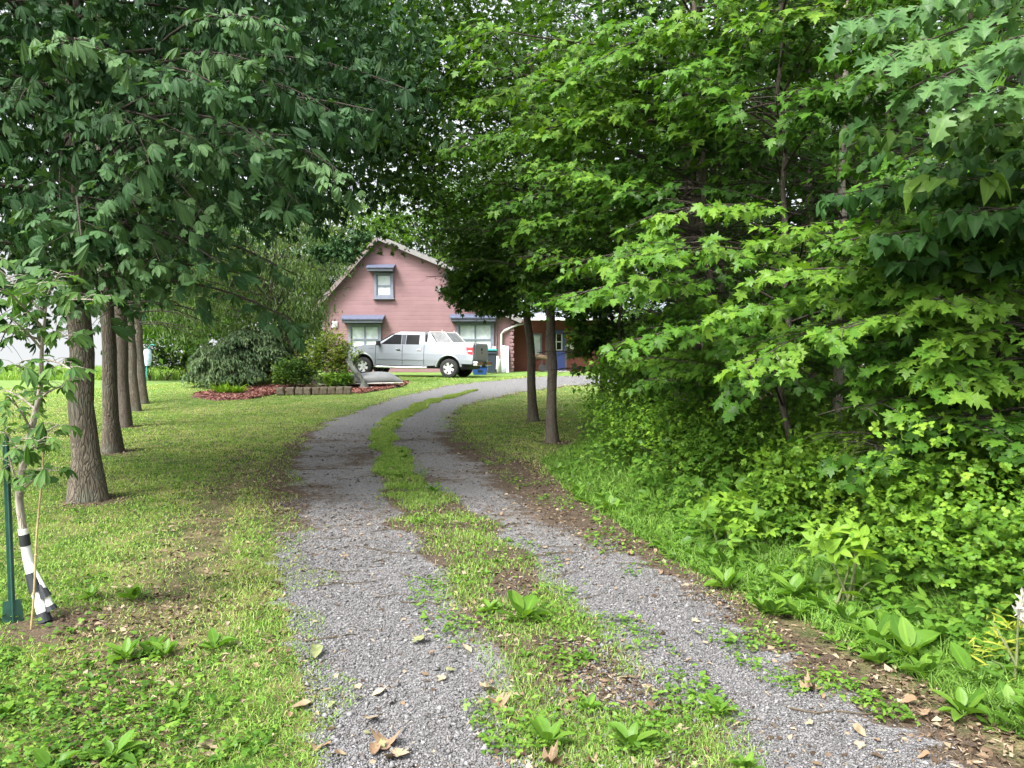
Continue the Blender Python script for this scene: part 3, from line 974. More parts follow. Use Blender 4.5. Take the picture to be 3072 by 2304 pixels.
# ---- small broad leaves in the lawn
fo = Foliage()
x, y = polar(52000, 1.9, 9, -1.2, -.1, .8)
u, s = drive_at(x, y)
wl = vnoise(x, y, .6, 31) * sstep(-.8, -2.0, x / np.maximum(y, 1) * 3.) + .5 * sstep(5, 2.6, y)
m = (u < 0) & (rng.random(len(x)) < np.clip(wl * 1.2 - .3, 0, 1)) & (near_drive(x, y) < .35)
x, y = x[m], y[m]; k = len(x)
az = rng.uniform(0, 6.3, k); ld = norm(np.stack([np.cos(az), np.sin(az), rng.uniform(-.1, .5, k)], 1)); nn = norm(UP + rng.normal(0, .3, (k, 3)))
fo.leaves(['ovate1', 'trefoil'], np.stack([x, y, gh(x, y) + rng.uniform(.01, .045, k)], 1), ld, nn, rng.uniform(.012, .048, k), rng.uniform(.0, 1, k))
tag(fo.build('lawn_weeds', M['verge']), 'small clover and weed leaves mixed into the lawn', kind='stuff')
# ---- same on the strip and at the drive's edges
fo = Foliage()
n = 26000
s = NS * rng.random(n) ** 1.6 * .55 + .5; a = np.interp(s, np.arange(NS + 1), S1); b = np.interp(s, np.arange(NS + 1), S2)
u = np.where(rng.random(n) < .7, a + (b - a) * rng.uniform(-.1, 1.1, n), rng.uniform(.84, 1.0, n))
p = drive_pt(s, u)
m = rng.random(n) < np.clip(vnoise(p[:, 0], p[:, 1], .28, 41) * 2.2 - .95, 0, 1)
p = p[m]; k = len(p)
az = rng.uniform(0, 6.3, k); ld = norm(np.stack([np.cos(az), np.sin(az), rng.uniform(-.1, .6, k)], 1)); nn = norm(UP + rng.normal(0, .3, (k, 3)))
p[:, 2] += rng.uniform(.008, .05, k)
fo.leaves(['ovate1', 'ovate1', 'trefoil'], p, ld, nn, rng.uniform(.016, .042, k), rng.uniform(.3, .95, k))
tag(fo.build('strip_weeds', M['verge']), 'small weed leaves on the strip between the tracks', kind='stuff')

# ---- litter flecks: bits of dead leaf, bark and twig on drive and verge
fo = Foliage()
x, y = polar(200000, 2.2, 22, -.6, .8, .8)
u, s = drive_at(x, y)
nd = near_drive(x, y)
inside = u >= 0
sw = np.zeros(len(x)); sw[inside] = soil_w(s[inside], u[inside])
pr = np.where(inside, .06 + .8 * sw, nd * np.where(x > 0, 1.1, .5) + .05 + .3 * (np.abs(x - verge(y)) < .35) + .55 * np.exp(-((x - np.interp(y, [2, 6, 9, 14], [-1.55, -2.5, -3.3, -4.6])) / .5) ** 2) * sstep(15, 9, y) + .9 * np.exp(-(tdist(x, y) / .4) ** 2)) * (.25 + vnoise(x, y, .4, 51))
m = rng.random(len(x)) < pr
x, y = x[m], y[m]; k = len(x)
az = rng.uniform(0, 6.3, k); ld = norm(np.stack([np.cos(az), np.sin(az), rng.normal(0, .2, k)], 1)); nn = norm(UP + rng.normal(0, .35, (k, 3)))
fo.leaves(['ovlo', 'lanlo', 'lanlo'], np.stack([x, y, gh(x, y) + .012], 1), ld, nn, rng.uniform(.012, .05, k) * (1 + .03 * y), rng.random(k) ** 1.5)
tag(fo.build('litter', M['litter']), 'brown leaf crumbs and bark bits on the drive edges', kind='stuff')


# ------------------------------------------------------------------ weeds, shrubs and ground cover of the verge
def rosette(nl, ls, up, tint, tpl=('plant1', 'plant2')):
    fo = Foliage()
    az = np.arange(nl) * 2.4 + rng.uniform(-.3, .3, nl)
    el = rng.uniform(*up, nl)
    ld = np.stack([np.cos(az) * np.cos(el), np.sin(az) * np.cos(el), np.sin(el)], 1)
    nn = np.stack([-np.cos(az) * np.sin(el), -np.sin(az) * np.sin(el), np.cos(el)], 1)
    fo.leaves(list(tpl), ld * .01 + np.array([0, 0, .008]), ld, nn, ls * rng.uniform(.6, 1.1, nl), rng.uniform(*tint, nl))
    v, f, a = fo.arrays()
    return v, f, (a, fo.vein)


def rosette_mesh(*a, mat='verge', **k):
    v, f, t = rosette(*a, **k)
    o = npmesh('plantain', v, f, M[mat], attrs={'tint': t[0], 'vein': t[1]})
    me = o.data; bpy.data.objects.remove(o); return me


ROS = [rosette_mesh(9, .13, (.25, 1.0), (.3, .8)), rosette_mesh(7, .11, (.1, .7), (.35, .9)), rosette_mesh(12, .15, (.3, 1.15), (.2, .8)), rosette_mesh(6, .09, (.05, .5), (.4, 1))]


def place_rosette(x, y, s, label, group, me=None):
    o = link('plantain', me or random.choice(ROS))
    o.location = (x, y, float(gh(x, y))); o.rotation_euler = (0, 0, random.uniform(0, 6.3)); o.scale = (s, s, s)
    return tag(o, label, 'weed', group)


# the big ones of the strip, seen one by one
for (u_, v_, s, lb) in ((524, 622, 1.25, 'large plantain with one upright leaf in the middle strip beside the left wheel track'),
                        (548, 748, .85, 'broad leaved plantain at the near end of the middle strip'),
                        (630, 750, .8, 'bright plantain rosette at the near end of the middle strip, beside the right track')):
    p_ = gp(u_, v_); place_rosette(p_[0], p_[1], s, lb, 'large plantains on the middle strip', ROS[2])
cnt = 0
while cnt < 40:
    s = NS * random.random() ** 1.5 * .5 + .5
    a, b = np.interp(s, np.arange(NS + 1), S1), np.interp(s, np.arange(NS + 1), S2)
    p_ = drive_pt(np.array([s]), np.array([random.uniform(a + .08, b)]))[0]
    place_rosette(p_[0], p_[1], random.uniform(.3, .7) , 'small green plantain rosette on the weedy strip between the wheel tracks', 'plantain rosettes on the middle strip'); cnt += 1
cnt = 0
while cnt < 150:
    d_ = 2.7 * (11 / 2.7) ** random.random(); e = random.triangular(-.25, .9, .1)
    x_ = float(verge(d_)) + e
    if x_ / d_ > .75 or drive_at(np.array([x_]), np.array([d_]))[0][0] > .97: continue
    place_rosette(x_, d_, random.uniform(.65, 1.2) * (1.25 if d_ < 5 else 1), 'green plantain rosette at the foot of the weeds along the right hand verge', 'plantain rosettes along the verge'); cnt += 1
cnt = 0
while cnt < 26:
    d_ = 2.5 * (5 / 2.5) ** random.random(); x_ = -d_ * random.uniform(.36, .72)
    place_rosette(x_, d_, random.uniform(.5, .95), 'leafy plantain rosette in the weedy lawn left of the drive', 'plantain rosettes in the lawn'); cnt += 1

cnt = 0
while cnt < 80:
    d_ = random.uniform(2.75, 5.2); e = random.uniform(-.30, .75); x_ = float(verge(d_)) + e
    if x_ / d_ > .75 or (e < -.1 and random.random() < .5): continue
    place_rosette(x_, d_, random.uniform(.6, 1.05), 'large puckered plantain rosette in the near corner of the verge', 'large plantains in the near corner of the verge', random.choice(ROS[:3])); cnt += 1

# mixed undergrowth: low near the drive, waist high towards the trees
fo = Foliage()


def under(n, tpl, ls, tint, hlo, hhi, d0=2.6, d1=24, a1=.95, clump=.4, e0=-.05, e1=4.2, seed=61, thr=.35, hang=.2, near_more=.85):
    x, y = polar(n, d0, d1, .0, a1, near_more)
    e = x - verge(y); u, s = drive_at(x, y)
    m = (u < 0) & (e > e0) & (e < e1) & (rng.random(n) < np.clip((vnoise(x, y, clump, seed) - thr) * 3, 0, 1))
    x, y, e = x[m], y[m], e[m]; k = len(x)
    top = np.clip(hlo + hhi * (sstep(0, 1.6, e) + .5 * sstep(1.5, 3, e)) * (.55 + .6 * vnoise(x, y, .7, seed + 5)), .03, 2.2)
    z = gh(x, y) + top * rng.uniform(.25, 1, k) ** .6
    az = rng.uniform(0, 6.3, k)
    ld = norm(np.stack([np.cos(az) - .25, np.sin(az) - .45, rng.uniform(-hang - .3, .35, k)], 1))
    nn = norm(UP + rng.normal(0, .35, (k, 3)) + np.array([-.2, -.4, 0]))
    fo.leaves(tpl, np.stack([x, y, z], 1), ld, nn, ls * rng.uniform(.6, 1.2, k), rng.uniform(*tint, k))


under(75000, ['ovate1', 'trefoil'], .045, (.1, .75), .06, .35, e0=-.12, seed=61, thr=.2)
under(42000, ['trefoil'], .066, (.2, .85), .10, .8, e0=.25, seed=63, thr=.3)
under(14000, ['raspberry', 'ovate1'], .12, (.15, .8), .08, .75, e0=.2, seed=65, thr=.4)
under(9000, ['maple1', 'maple2'], .11, (.1, .6), .15, .9, e0=.6, seed=67, thr=.35)
under(12000, ['lance'], .13, (.1, .7), .08, .55, e0=.0, seed=69, thr=.45)
tag(fo.build('undergrowth', M['verge']), 'tangle of mixed weeds and seedlings under the trees', kind='stuff')


def bush(name, label, c, rx, ry, h, n, tpl, ls, mat, tint, group=None, stems=7, hang=.25, flat=.5, smat='twig', zlo=.05, cl=26, cat='bush', lob=.3):
    c = np.asarray(c, float); root = empty(name, c, label, cat, group)
    fo = Foliage()
    k = max(6, n // cl)
    d = norm(rng.normal(0, 1, (k, 3))); d[:, 2] = np.abs(d[:, 2]) * rng.choice([1, 1, 1, -.35], k)
    rr = rng.uniform(.35, 1, (k, 1)) ** .5 * (1 + rng.normal(0, lob * .4, (k, 1)))
    cc = c + np.array([0, 0, h * .45]) + d * rr * np.array([rx, ry, h * .55])
    cc[:, 2] = np.maximum(cc[:, 2], c[2] + zlo)
    p = np.repeat(cc, cl, 0) + rng.normal(0, .14, (k * cl, 3)) * min(1.2, max(.35, rx))
    p[:, 2] = np.maximum(p[:, 2], c[2] + zlo * .6)
    kk = len(p)
    az = rng.uniform(0, 6.3, kk)
    out = norm(p - c) * .6
    ld = norm(np.stack([np.cos(az), np.sin(az), rng.uniform(-hang - .4, .4, kk)], 1) + out)
    nn = norm(UP + rng.normal(0, flat, (kk, 3)) + np.array([-.2, -.45, 0]))
    ti = np.clip(np.repeat(rng.uniform(*tint, k), cl) + rng.normal(0, .1, kk), 0, 1)
    fo.leaves(tpl, p, ld, nn, ls * rng.uniform(.6, 1.2, kk), ti)
    for q in cc[rng.choice(k, min(stems, k), replace=False)]:
        m = (c + q) / 2 + np.array([0, 0, .15 * h])
        fo.tube(bez(c + rng.normal(0, .05, 3) * [1, 1, 0], m, q, np.linspace(0, 1, 6)), .008 + .006 * h, .003, 5)
    fo.build('foliage', M[mat], root)
    fo.build_wood('stem', M[smat], root)
    return root


# bright lobed-leaf bushes at the wood's edge
for (x_, y_, rx, h, n, lb) in ((3.05, 4.75, .75, 1.0, 1500, 'bright yellow-green currant bush at the wood edge, nearest the camera on the verge'),
                               (3.9, 5.9, .8, 1.15, 1500, 'lime green currant bush below the leaning maple trunk'),
                               (2.55, 6.1, .6, .8, 900, 'low light green currant bush beside the long grass of the verge'),
                               (2.6, 8.2, .75, .95, 1100, 'green currant bush in front of the two thin maple trunks'),
                               (4.4, 7.6, .9, 1.2, 1300, 'bushy currant behind the leaning maple trunk'),
                               (1.9, 10.4, .7, .9, 900, 'dull green currant bush left of the maple saplings, close to the drive'),
                               (1.75, 11.9, .7, 1.15, 900, 'light currant bush right of the nearer slim maple, nearest the lawn patch'),
                               (3.3, 9.5, .8, 1.25, 1000, 'currant bush deep at the wood edge, under the pale crooked maple'),
                               (2.15, 9.2, .6, .9, 800, 'small currant bush between two larger ones beside the drive')):
    bush('currant_bush', lb, (x_, y_, gh(x_, y_)), rx * 1.1, rx * 1.1, h * 1.2, int(n * 2.8), 'trefoil', .06, 'lime', (.25, 1) if y_ < 7 else (.0, .75), 'currant bushes at the wood edge', stems=12, smat='green_twig')
# dense shrubs that wall off the lawn patch behind
for (x_, y_, rx, h, lb) in ((2.25, 12.6, .9, 2.0, 'dark green shrub right of the slim tree trunk'),
                            (2.9, 15.2, 1.1, 2.5, 'tall dense shrub behind the slim tree trunks'),
                            (3.4, 18.5, 1.25, 2.8, 'dense dark shrub bordering the small lawn patch'),
                            (3.95, 22.5, 1.5, 3.0, 'big rounded shrub near the blue door end of the drive'),
                            (4.9, 27.5, 1.9, 3.2, 'broad shrub hiding the end of the red wing')):
    bush('wood_edge_shrub', lb, (x_, y_, gh(x_, y_)), rx, rx, h, int(1900 + 300 * rx), ['ovate1', 'mlo1'], .10 if y_ < 20 else .12, 'verge', (.1, .75), 'shrubs between lawn patch and woods', stems=10)
o = bush('yellow_weed', 'yellow leaved weed at the foot of the verge close to the camera', (2.42, 3.62, 0),   .2, .16, .36, 120, 'lance', .075, 'yellow', (.2, 1), stems=6, smat='green_twig', cl=7, cat='weed')
bush('raspberry_seedling', 'pale green three-leaved bramble seedling standing out of the verge grass', (2.05, 4.65, 0), .22, .2, .55, 36, 'raspberry', .15, 'lime', (.6, 1), stems=6, smat='green_twig', cl=4, cat='weed')
bush('bramble', 'light green bramble sprouts in front of the wood edge bushes', (1.75, 6.0, 0), .35, .3, .5, 110, 'raspberry', .13, 'lime', (.4, .9), stems=7, smat='green_twig', cl=5, cat='weed')

# ------------------------------------------------------------------ trees
def sight(pos):
    """foliage that was pruned or never grew across the drive, the lawn and the view of the house"""
    u, v, d = proj(pos)
    j = rng.normal(0, 5, len(pos)); dist = np.linalg.norm(pos - np.array([0, 0, EYE]), axis=1)
    A = (u > 352 + j) & (u < 444 + j) & (v > 258 + j * 1.2 - .2 * (u - 380) + 1.1 * np.maximum(0, 384 - u)) & (v < 385) & (d < 37)
    A2 = (u > 335 + j) & (u <= 356) & (v > 300 + j) & (v < 385) & (d < 26)
    B = (u >= 440) & (u < 522 + j) & (v > 322 + j * .8 - .25 * np.abs(u - 470)) & (v < 385) & (d < 37)
    B2 = (u >= 520) & (u < 574 + j) & (v > 333 + j * .7) & (v < 395) & (d < 37)
    C = (u > 140) & (u < 574) & (v > 383) & (d < 37)
    E = (u < 60 + j * 3.5) & (v > 322 + rng.normal(0, 15, len(pos))) & (v < 385) & (d > 5.2)
    E2 = (u > 64) & (u < 330) & (v > 340 + j) & (d < 26) & (d > 5.2)
    G = ((u > 674 + j) & (u < 704 + j) & (v > 172 + j) & (v < 250 + j) & (d < 11.5)) | ((u > 742 + j) & (u < 778 + j) & (v > 78) & (v < 140 + j) & (d < 8.8)) | ((u > 800 + j) & (u < 895 + j) & (v > 405 + j) & (v < 455) & (d < 11))
    W = (u > 130) & (u < 352) & (v > np.interp(u, [130, 200, 352], [330, 240, 240]) + j * 2) & (d > 8.6) & (d < 27)
    TT = (u > 514 + j * .5) & (u < 568 + j * .5) & (v > 304 + j * 1.2 + .12 * np.abs(u - 541)) & (d < 18.4)
    return ~(TT | W | G | A | A2 | B | B2 | C | E | E2) & (dist > 2.2)


def tree(name, label, base, top, r0, r1, boughs, mat, bark, group=None, extra=None, bend=.1, keep=sight, limb_r=.03, trunk_k=14, cat='tree', wob=.02, flare=.35):
    base = np.asarray(base, float); root = empty(name, base, label, cat, group)
    fo = Foliage(); tp = trunk_pts(base - np.array([0, 0, .06]), top, bend, wob=wob, n=16)
    trunk_mesh(fo, tp, r0, r1, trunk_k, flare=flare)
    tw = fo.tv, fo.tf, fo.to
    lf = Foliage()
    zs = tp[:, 2]
    for b in boughs:
        z = b['z']; q = np.array([np.interp(z, zs, tp[:, i]) for i in range(3)])
        dirv = np.array([math.cos(b['az']), math.sin(b['az']), b.get('up', .15)]) * b['len']
        end = b['end'] if 'end' in b else q + dirv
        bough(lf, q, end, b.get('rise', .12), b.get('ntw', 9), b.get('twl', .8), b.get('sp', .09), b.get('ls', .12), b['tpl'], b.get('tint', (.2, .8)),
              b.get('r', limb_r), b.get('droop', .25), b.get('hang', .5), b.get('flat', .3), b.get('start', .25), b.get('pet', .05))
    if extra: extra(lf, tp)
    lf.build('crown', M[mat], root, keep)
    fo.build_wood('trunk', M[bark], root)
    if lf.tv:
        br = Foliage()
        V = np.concatenate(lf.tv)
        lf.build_wood('branches', M['bark_dark'], root)
    return root


# ---- the row of buckeyes on the left lawn
row_px = ((88, 500), (112, 452), (123, 427), (134, 411), (142, 403.5))
row_r = (.138, .130, .155, .14, .14)
row_lab = ('nearest thick buckeye trunk of the lawn row, with light furrowed bark on its left side',
           'second buckeye of the lawn row, dark straight trunk just behind the nearest one',
           'third buckeye of the lawn row, smoother paler trunk widening at its foot',
           'fourth buckeye of the lawn row, slim trunk beside the open lawn',
           'farthest buckeye of the lawn row, mostly hidden behind the fourth trunk')
for i, ((u_, v_), r_, lb) in enumerate(zip(row_px, row_r, row_lab)):
    b_ = gp(u_, v_); H = 8.5 + rng.uniform(-.4, .6)
    tp_ = b_ + np.array([-.12 * (1 + .1 * i), .1, H])
    bs = []
    nb = (66, 48, 38, 20, 16)[i]
    for j in range(nb):
        z = 2.3 + (H - 2.8) * (j + .5) / nb
        az = j * 2.4 + rng.uniform(-.4, .4)
        L = (1.6 + 1.7 * math.sin(math.pi * min(1, (z - 1.6) / (H - 1.2))) ) * rng.uniform(.75, 1.15)
        bs.append(dict(z=z, az=az, len=L, up=.30 - .55 * (1 - (z - 2.3) / (H - 2.3)) * rng.uniform(.4, 1.2), rise=.16, ntw=9 if i < 2 else 8, twl=.75, sp=.15 if i < 2 else .2, ls=.135 if i < 2 else .17,
                       tpl=['palm1', 'palm2'] if i < 1 else ['palmlo'], tint=(.05, .95) if j % 4 == 0 else (.05, .7), hang=.25, flat=.3, pet=.13, droop=.3, r=.022))
    ex = None
    if i == 0:
        def ex(lf, tp):
            # drooping outer sprays towards the light
            for (u0, v0, d0, L) in ((330, 110, 7.2, 1.1), (338, 170, 7.0, 1.2), (300, 205, 6.8, 1.1), (250, 60, 6.8, 1.2), (195, 140, 6.4, 1.2), (130, 190, 6.4, 1.2), (60, 200, 6.6, 1.0), (150, 165, 6.2, 1.),
                                    (75, 40, 5.8, 1.0), (125, 290, 6.9, .9), (160, 262, 6.6, .8), (110, 318, 7.2, .7), (40, 265, 7.2, .8), (225, 90, 6.3, 1.1), (205, 215, 6.7, 1.0), (20, 100, 6.6, 1.1), (290, 30, 6.6, 1.2), (275, 150, 6.6, 1.1)):
                e = at(u0, v0, d0); s_ = tp[8] + (e - tp[8]) * .45
                s_[2] = max(s_[2], e[2] + .25)
                bough(lf, s_, e, .18, 9, .55, .13, .135, ['palm1', 'palm2'], (.35, 1.0), .014, .35, .3, .28, .3, .13)
            for (u0, v0) in ((70, 30), (75, 75), (72, 120), (80, 165), (85, 205), (82, 245), (92, 280), (60, 55), (95, 100), (98, 235)): clumps(lf, at(u0, v0, 7.3), (.3, .3, .3), 5, 14, .4, .115, ['palm1', 'palm2'], (.2, 1), shell=.1)
            clumps(lf, (-6.6, 8.6, 5.0), (1.8, 2.0, 2.7), 160, 26, .7, .115, 'palmlo', (.0, .6), shell=.1)
            clumps(lf, (-4.7, 8.9, 5.4), (2.9, 2.3, 2.9), 210, 26, .7, .115, 'palmlo', (.0, .7), shell=.2)
    else:
        def ex(lf, tp, i=i):
            c = np.array([(-4.2, 12.7, 6.5), (-4.7, 18.0, 7.4), (-7.5, 21.0, 6.6), (-10.5, 25.5, 6.2)][i - 1])
            if i == 2:
                for (u0, v0) in ((330, 250), (346, 254), (352, 247), (340, 240), (318, 252), (362, 236)): clumps(lf, at(u0, v0, 27.5), (.3, .4, .22), 8, 26, .3, .12, 'palmlo', (.1, .8), shell=.1)
            clumps(lf, c, [(3.0, 3.0, 2.6), (3.6, 3.2, 3.3), (3.6, 3.2, 3.2), (3.6, 3.2, 3.4)][i - 1], (190, 260, 40, 20)[i - 1], 34, .8, .145, 'palmlo', (.0, .65), shell=.15)
    tree('buckeye_tree', lb, b_, tp_, r_, r_ * .45, bs, 'buckeye', 'bark' if i != 2 else 'bark_smooth', 'row of buckeye trees on the lawn', ex, bend=.04, trunk_k=26, wob=.012, flare=.5)

# ---- two slim trees beside the bend of the drive
def maple_boughs(n, zlo, zhi, L, tpl, ls, ntw=9, twl=.8, sp=.1, tint=(.1, .8), bias=None, hang=.5, up=(.05, .35), r=.02, pet=.05, flat=.3):
    out = []
    for j in range(n):
        f_ = (j + .5) / n; z = zlo + (zhi - zlo) * f_
        az = j * 2.4 + rng.uniform(-.5, .5) if bias is None or j % 2 else bias + rng.normal(0, .55)
        out.append(dict(z=z, az=az, len=L * (1 - .45 * f_) * rng.uniform(.7, 1.2), up=rng.uniform(*up), ntw=ntw, twl=twl, sp=sp, ls=ls, tpl=tpl, tint=tint, hang=hang, r=r, pet=pet, flat=flat))
    return out


bA = gp(534, 421); bB = gp(553, 442.5)
def exA(lf, tp):
    clumps(lf, (-.3, 17.0, 6.2), (3.3, 2.6, 3.4), 300, 46, .7, .135, ['mlo1', 'mlo2'], (.0, .75), shell=.2)
    clumps(lf, (-1.9, 17.0, 8.6), (3.0, 2.4, 2.8), 170, 46, .7, .135, ['mlo1', 'mlo2'], (.0, .75), shell=.1)
    for (u0, v0) in ((455, 290), (470, 302), (490, 308), (512, 306), (530, 312), (480, 280), (505, 285)): clumps(lf, at(u0, v0, 16.6), (.35, .4, .22), 9, 40, .3, .12, ['mlo1', 'mlo2'], (.2, .9), shell=.1)
    clumps(lf, (-.75, 17.0, 3.5), (1.0, 1.0, .75), 34, 44, .5, .135, ['mlo1', 'mlo2'], (.2, .9), shell=.2)
def exB(lf, tp):
    clumps(lf, (1.2, 14.2, 5.5), (2.2, 1.8, 2.9), 170, 46, .65, .13, ['mlo1', 'mlo2'], (.05, .8), shell=.2)
    for (u0, v0) in ((555, 318), (575, 322), (592, 335), (610, 330), (600, 310), (560, 300), (585, 345), (535, 308), (545, 326)): clumps(lf, at(u0, v0, 13.6), (.3, .4, .2), 9, 40, .3, .11, ['mlo1', 'mlo2'], (.2, .9), shell=.1)
    clumps(lf, (1.1, 13.8, 3.0), (1.0, .6, .7), 34, 40, .4, .13, ['mlo1', 'mlo2'], (.2, .9), shell=.2)
tree('slim_maple', 'slim dark maple trunk leaning left, the farther of the two by the drive bend', bA, bA + np.array([-.42, .3, 7.5]), .115, .05, maple_boughs(26, 2.7, 7.2, 2.8, ['mlo1', 'mlo2'], .13, sp=.12, tint=(.0, .7)), 'maple_dark', 'bark', 'slim maples beside the drive bend', exA, bend=.06)
tree('slim_maple', 'slim grey-brown maple trunk, the nearer of the two by the drive bend', bB, bB + np.array([-.45, .3, 7.2]), .098, .05, maple_boughs(24, 2.8, 7, 2.5, ['mlo1', 'mlo2'], .13, sp=.12, tint=(.05, .75)), 'maple_dark', 'bark_smooth', 'slim maples beside the drive bend', exB, bend=-.05)

# ---- trees and saplings of the wood on the right
HI = ['maple1', 'maple2', 'maple3']; LO = ['mlo1', 'mlo2']
WB = math.radians(215)
def gappy(p):
    n_ = vnoise(p[:, 0] * .8 + p[:, 1] * .35 + 20, p[:, 2] * 1.25 + p[:, 1] * .3 + 20, .62, 17)
    return sight(p) & (n_ > .27 + rng.normal(0, .03, len(p)))


wood = [  # x, y, height, r0, lean xy, boughs, zlo, bough length, hi, bark, label
    (2.75, 11.8, 11, .175, (.1, 0), 34, 3.2, 3.2, 0, 'bark', 'thick brown maple trunk of the wood, partly hidden by leaf sprays'),
    (2.45, 11.2, 8.5, .06, (.0, .1), 20, 2.3, 2.2, 0, 'bark_smooth', 'thin straight maple right against the thick brown trunk'),
    (4.75, 11.9, 9, .085, (-.2, .2), 24, 1.7, 2.6, 0, 'bark_smooth', 'thin maple trunk with pale dead twigs at its foot'),
    (5.75, 11.2, 9, .115, (-1.6, .3), 26, 2.0, 2.6, 0, 'bark', 'leaning maple trunk rising left out of the bushes'),
    (3.75, 9.0, 9.5, .062, (.1, .2), 22, 3.0, 2.2, 1, 'bark_pale', 'pale slender maple with a crooked upper stem'),
    (1.95, 16.0, 9.5, .09, (-.1, .1), 24, 2.4, 2.8, 0, 'bark_dark', 'dark straight trunk behind the nearer slim maple'),
    (1.85, 13.2, 6.5, .035, (.05, .1), 18, 1.0, 1.6, 0, 'bark_smooth', 'thin sapling stem standing in the dark shrubs'),
    (2.75, 7.6, 6.2, .04, (-.2, -.1), 30, 1.0, 1.7, 1, 'bark_smooth', 'leafy maple sapling whose sprays reach out over the verge'),
    (4.0, 6.6, 5.6, .036, (-.3, -.3), 34, .8, 1.6, 1, 'bark_smooth', 'bright maple sapling in the right hand leaf wall, close to the camera'),
    (5.2, 7.2, 7.0, .045, (-.2, -.2), 34, .9, 1.9, 1, 'bark_smooth', 'maple sapling behind the bright one in the leaf wall'),
    (2.5, 9.4, 7.6, .05, (-.4, -.2), 30, 1.6, 2.1, 1, 'bark_smooth', 'maple with yellow-green upper sprays hanging over the drive'),
    (5.9, 9.2, 8.0, .055, (-.3, .0), 28, 1.0, 2.2, 1, 'bark_smooth', 'maple sapling at the back of the leaf wall'),
    (3.6, 14.5, 10, .10, (.2, .1), 26, 2.0, 2.8, 0, 'bark_dark', 'dark trunk deep in the wood behind the thick maple'),
    (6.8, 14.0, 11, .13, (-.2, .2), 26, 1.8, 3.0, 0, 'bark_dark', 'dark trunk deep in the wood behind the leaning maple'),
    (4.7, 5.7, 4.6, .03, (-.2, -.2), 32, .7, 1.4, 1, 'bark_smooth', 'thin maple sapling at the outer edge of the leaf wall beside the linden'),
    (3.1, 8.7, 5.5, .035, (-.1, -.2), 28, .8, 1.6, 1, 'bark_smooth', 'young maple filling the gap left of the leaning trunk'),
    (2.9, 10.3, 5.0, .035, (-.2, -.1), 26, 1.2, 1.6, 1, 'bark_smooth', 'young maple in front of the thick brown trunk foot'),
    (3.3, 5.35, 3.0, .02, (-.1, -.1), 24, .7, .95, 1, 'bark_smooth', 'small maple seedling tree with bright leaves above the currant bush'),
]
for (x_, y_, H, r_, ln, nb, zlo, L, hi, bk, lb) in wood:
    z_ = float(gh(x_, y_)); b_ = np.array([x_, y_, z_])
    bs = maple_boughs(nb, zlo, H * .96, L, HI if hi else LO, .135 if hi else .145, ntw=10 if hi else 9, twl=.75 if hi else .9, sp=.085 if hi else .12,
                      tint=(.05, .95) if hi else (.05, .75), bias=WB, hang=.5, r=.014 if hi else .022, pet=.06)
    def ex(lf, tp, y_=y_, x_=x_, H=H, lb=lb):
        if 'yellow-green' in lb:   # the long boughs that hang over the drive
            for (u0, v0, d0, u1, v1, d1) in ((690, 95, 9.2, 470, 62, 8.2), (700, 70, 9.2, 480, 100, 8.4), (680, 50, 9.3, 470, 25, 8.), (700, 110, 9.2, 545, 130, 8.4), (690, 140, 9., 520, 120, 8.6), (700, 30, 9, 600, 60, 7.5)):
                bough(lf, at(u0, v0, d0), at(u1, v1, d1), .06, 13, .85, .085, .14, HI, (.65, 1.0), .02, .2, .4, .3, .15, .06)
        if 'thick brown' in lb:
            for (u0, v0, d0, u1, v1, d1) in ((690, 190, 11.5, 500, 205, 10.2), (680, 215, 11.5, 525, 225, 10), (690, 170, 11.5, 540, 165, 10.4), (680, 120, 11.5, 450, 150, 11)):
                bough(lf, at(u0, v0, d0), at(u1, v1, d1), .05, 12, .8, .1, .14, HI, (.3, .85), .022, .2, .45, .3, .2, .06)
        if 'reach out' in lb:
            for (u0, v0, d0, u1, v1, d1) in ((720, 290, 7.6, 565, 300, 6.8), (800, 215, 7.2, 660, 215, 6.3), (770, 320, 7., 620, 345, 6.3), (800, 260, 7., 640, 255, 6.2), (720, 240, 7.6, 560, 265, 7.2)):
                bough(lf, at(u0, v0, d0), at(u1, v1, d1), .08, 11, .6, .075, .135, HI, (.55, .95), .012, .2, .5, .28, .15, .06)
        if 'bright maple' in lb:
            for (u0, v0, d0, u1, v1, d1) in ((930, 330, 6., 745, 370, 5.4), (960, 270, 6., 770, 270, 5.5), (980, 310, 5.8, 840, 330, 4.9), (1000, 380, 5.6, 860, 410, 5.), (1000, 230, 6, 850, 240, 5.2), (900, 300, 6, 720, 310, 5.8), (1050, 300, 5.6, 930, 300, 4.6), (1050, 360, 5.4, 950, 380, 4.6)):
                bough(lf, at(u0, v0, d0), at(u1, v1, d1), .08, 12, .55, .07, .13, HI, (.55, 1.0), .01, .2, .55, .28, .12, .05)
    tree('wood_maple', lb, b_, b_ + np.array([ln[0], ln[1], H]), r_, r_ * .35, bs, 'maple' if hi or y_ < 12 else 'maple_dark', bk, 'maples of the wood on the right', ex, keep=(gappy if hi else sight), bend=.12 if 'crooked' in lb else .05, wob=.035 if r_ < .08 else .02, trunk_k=12)

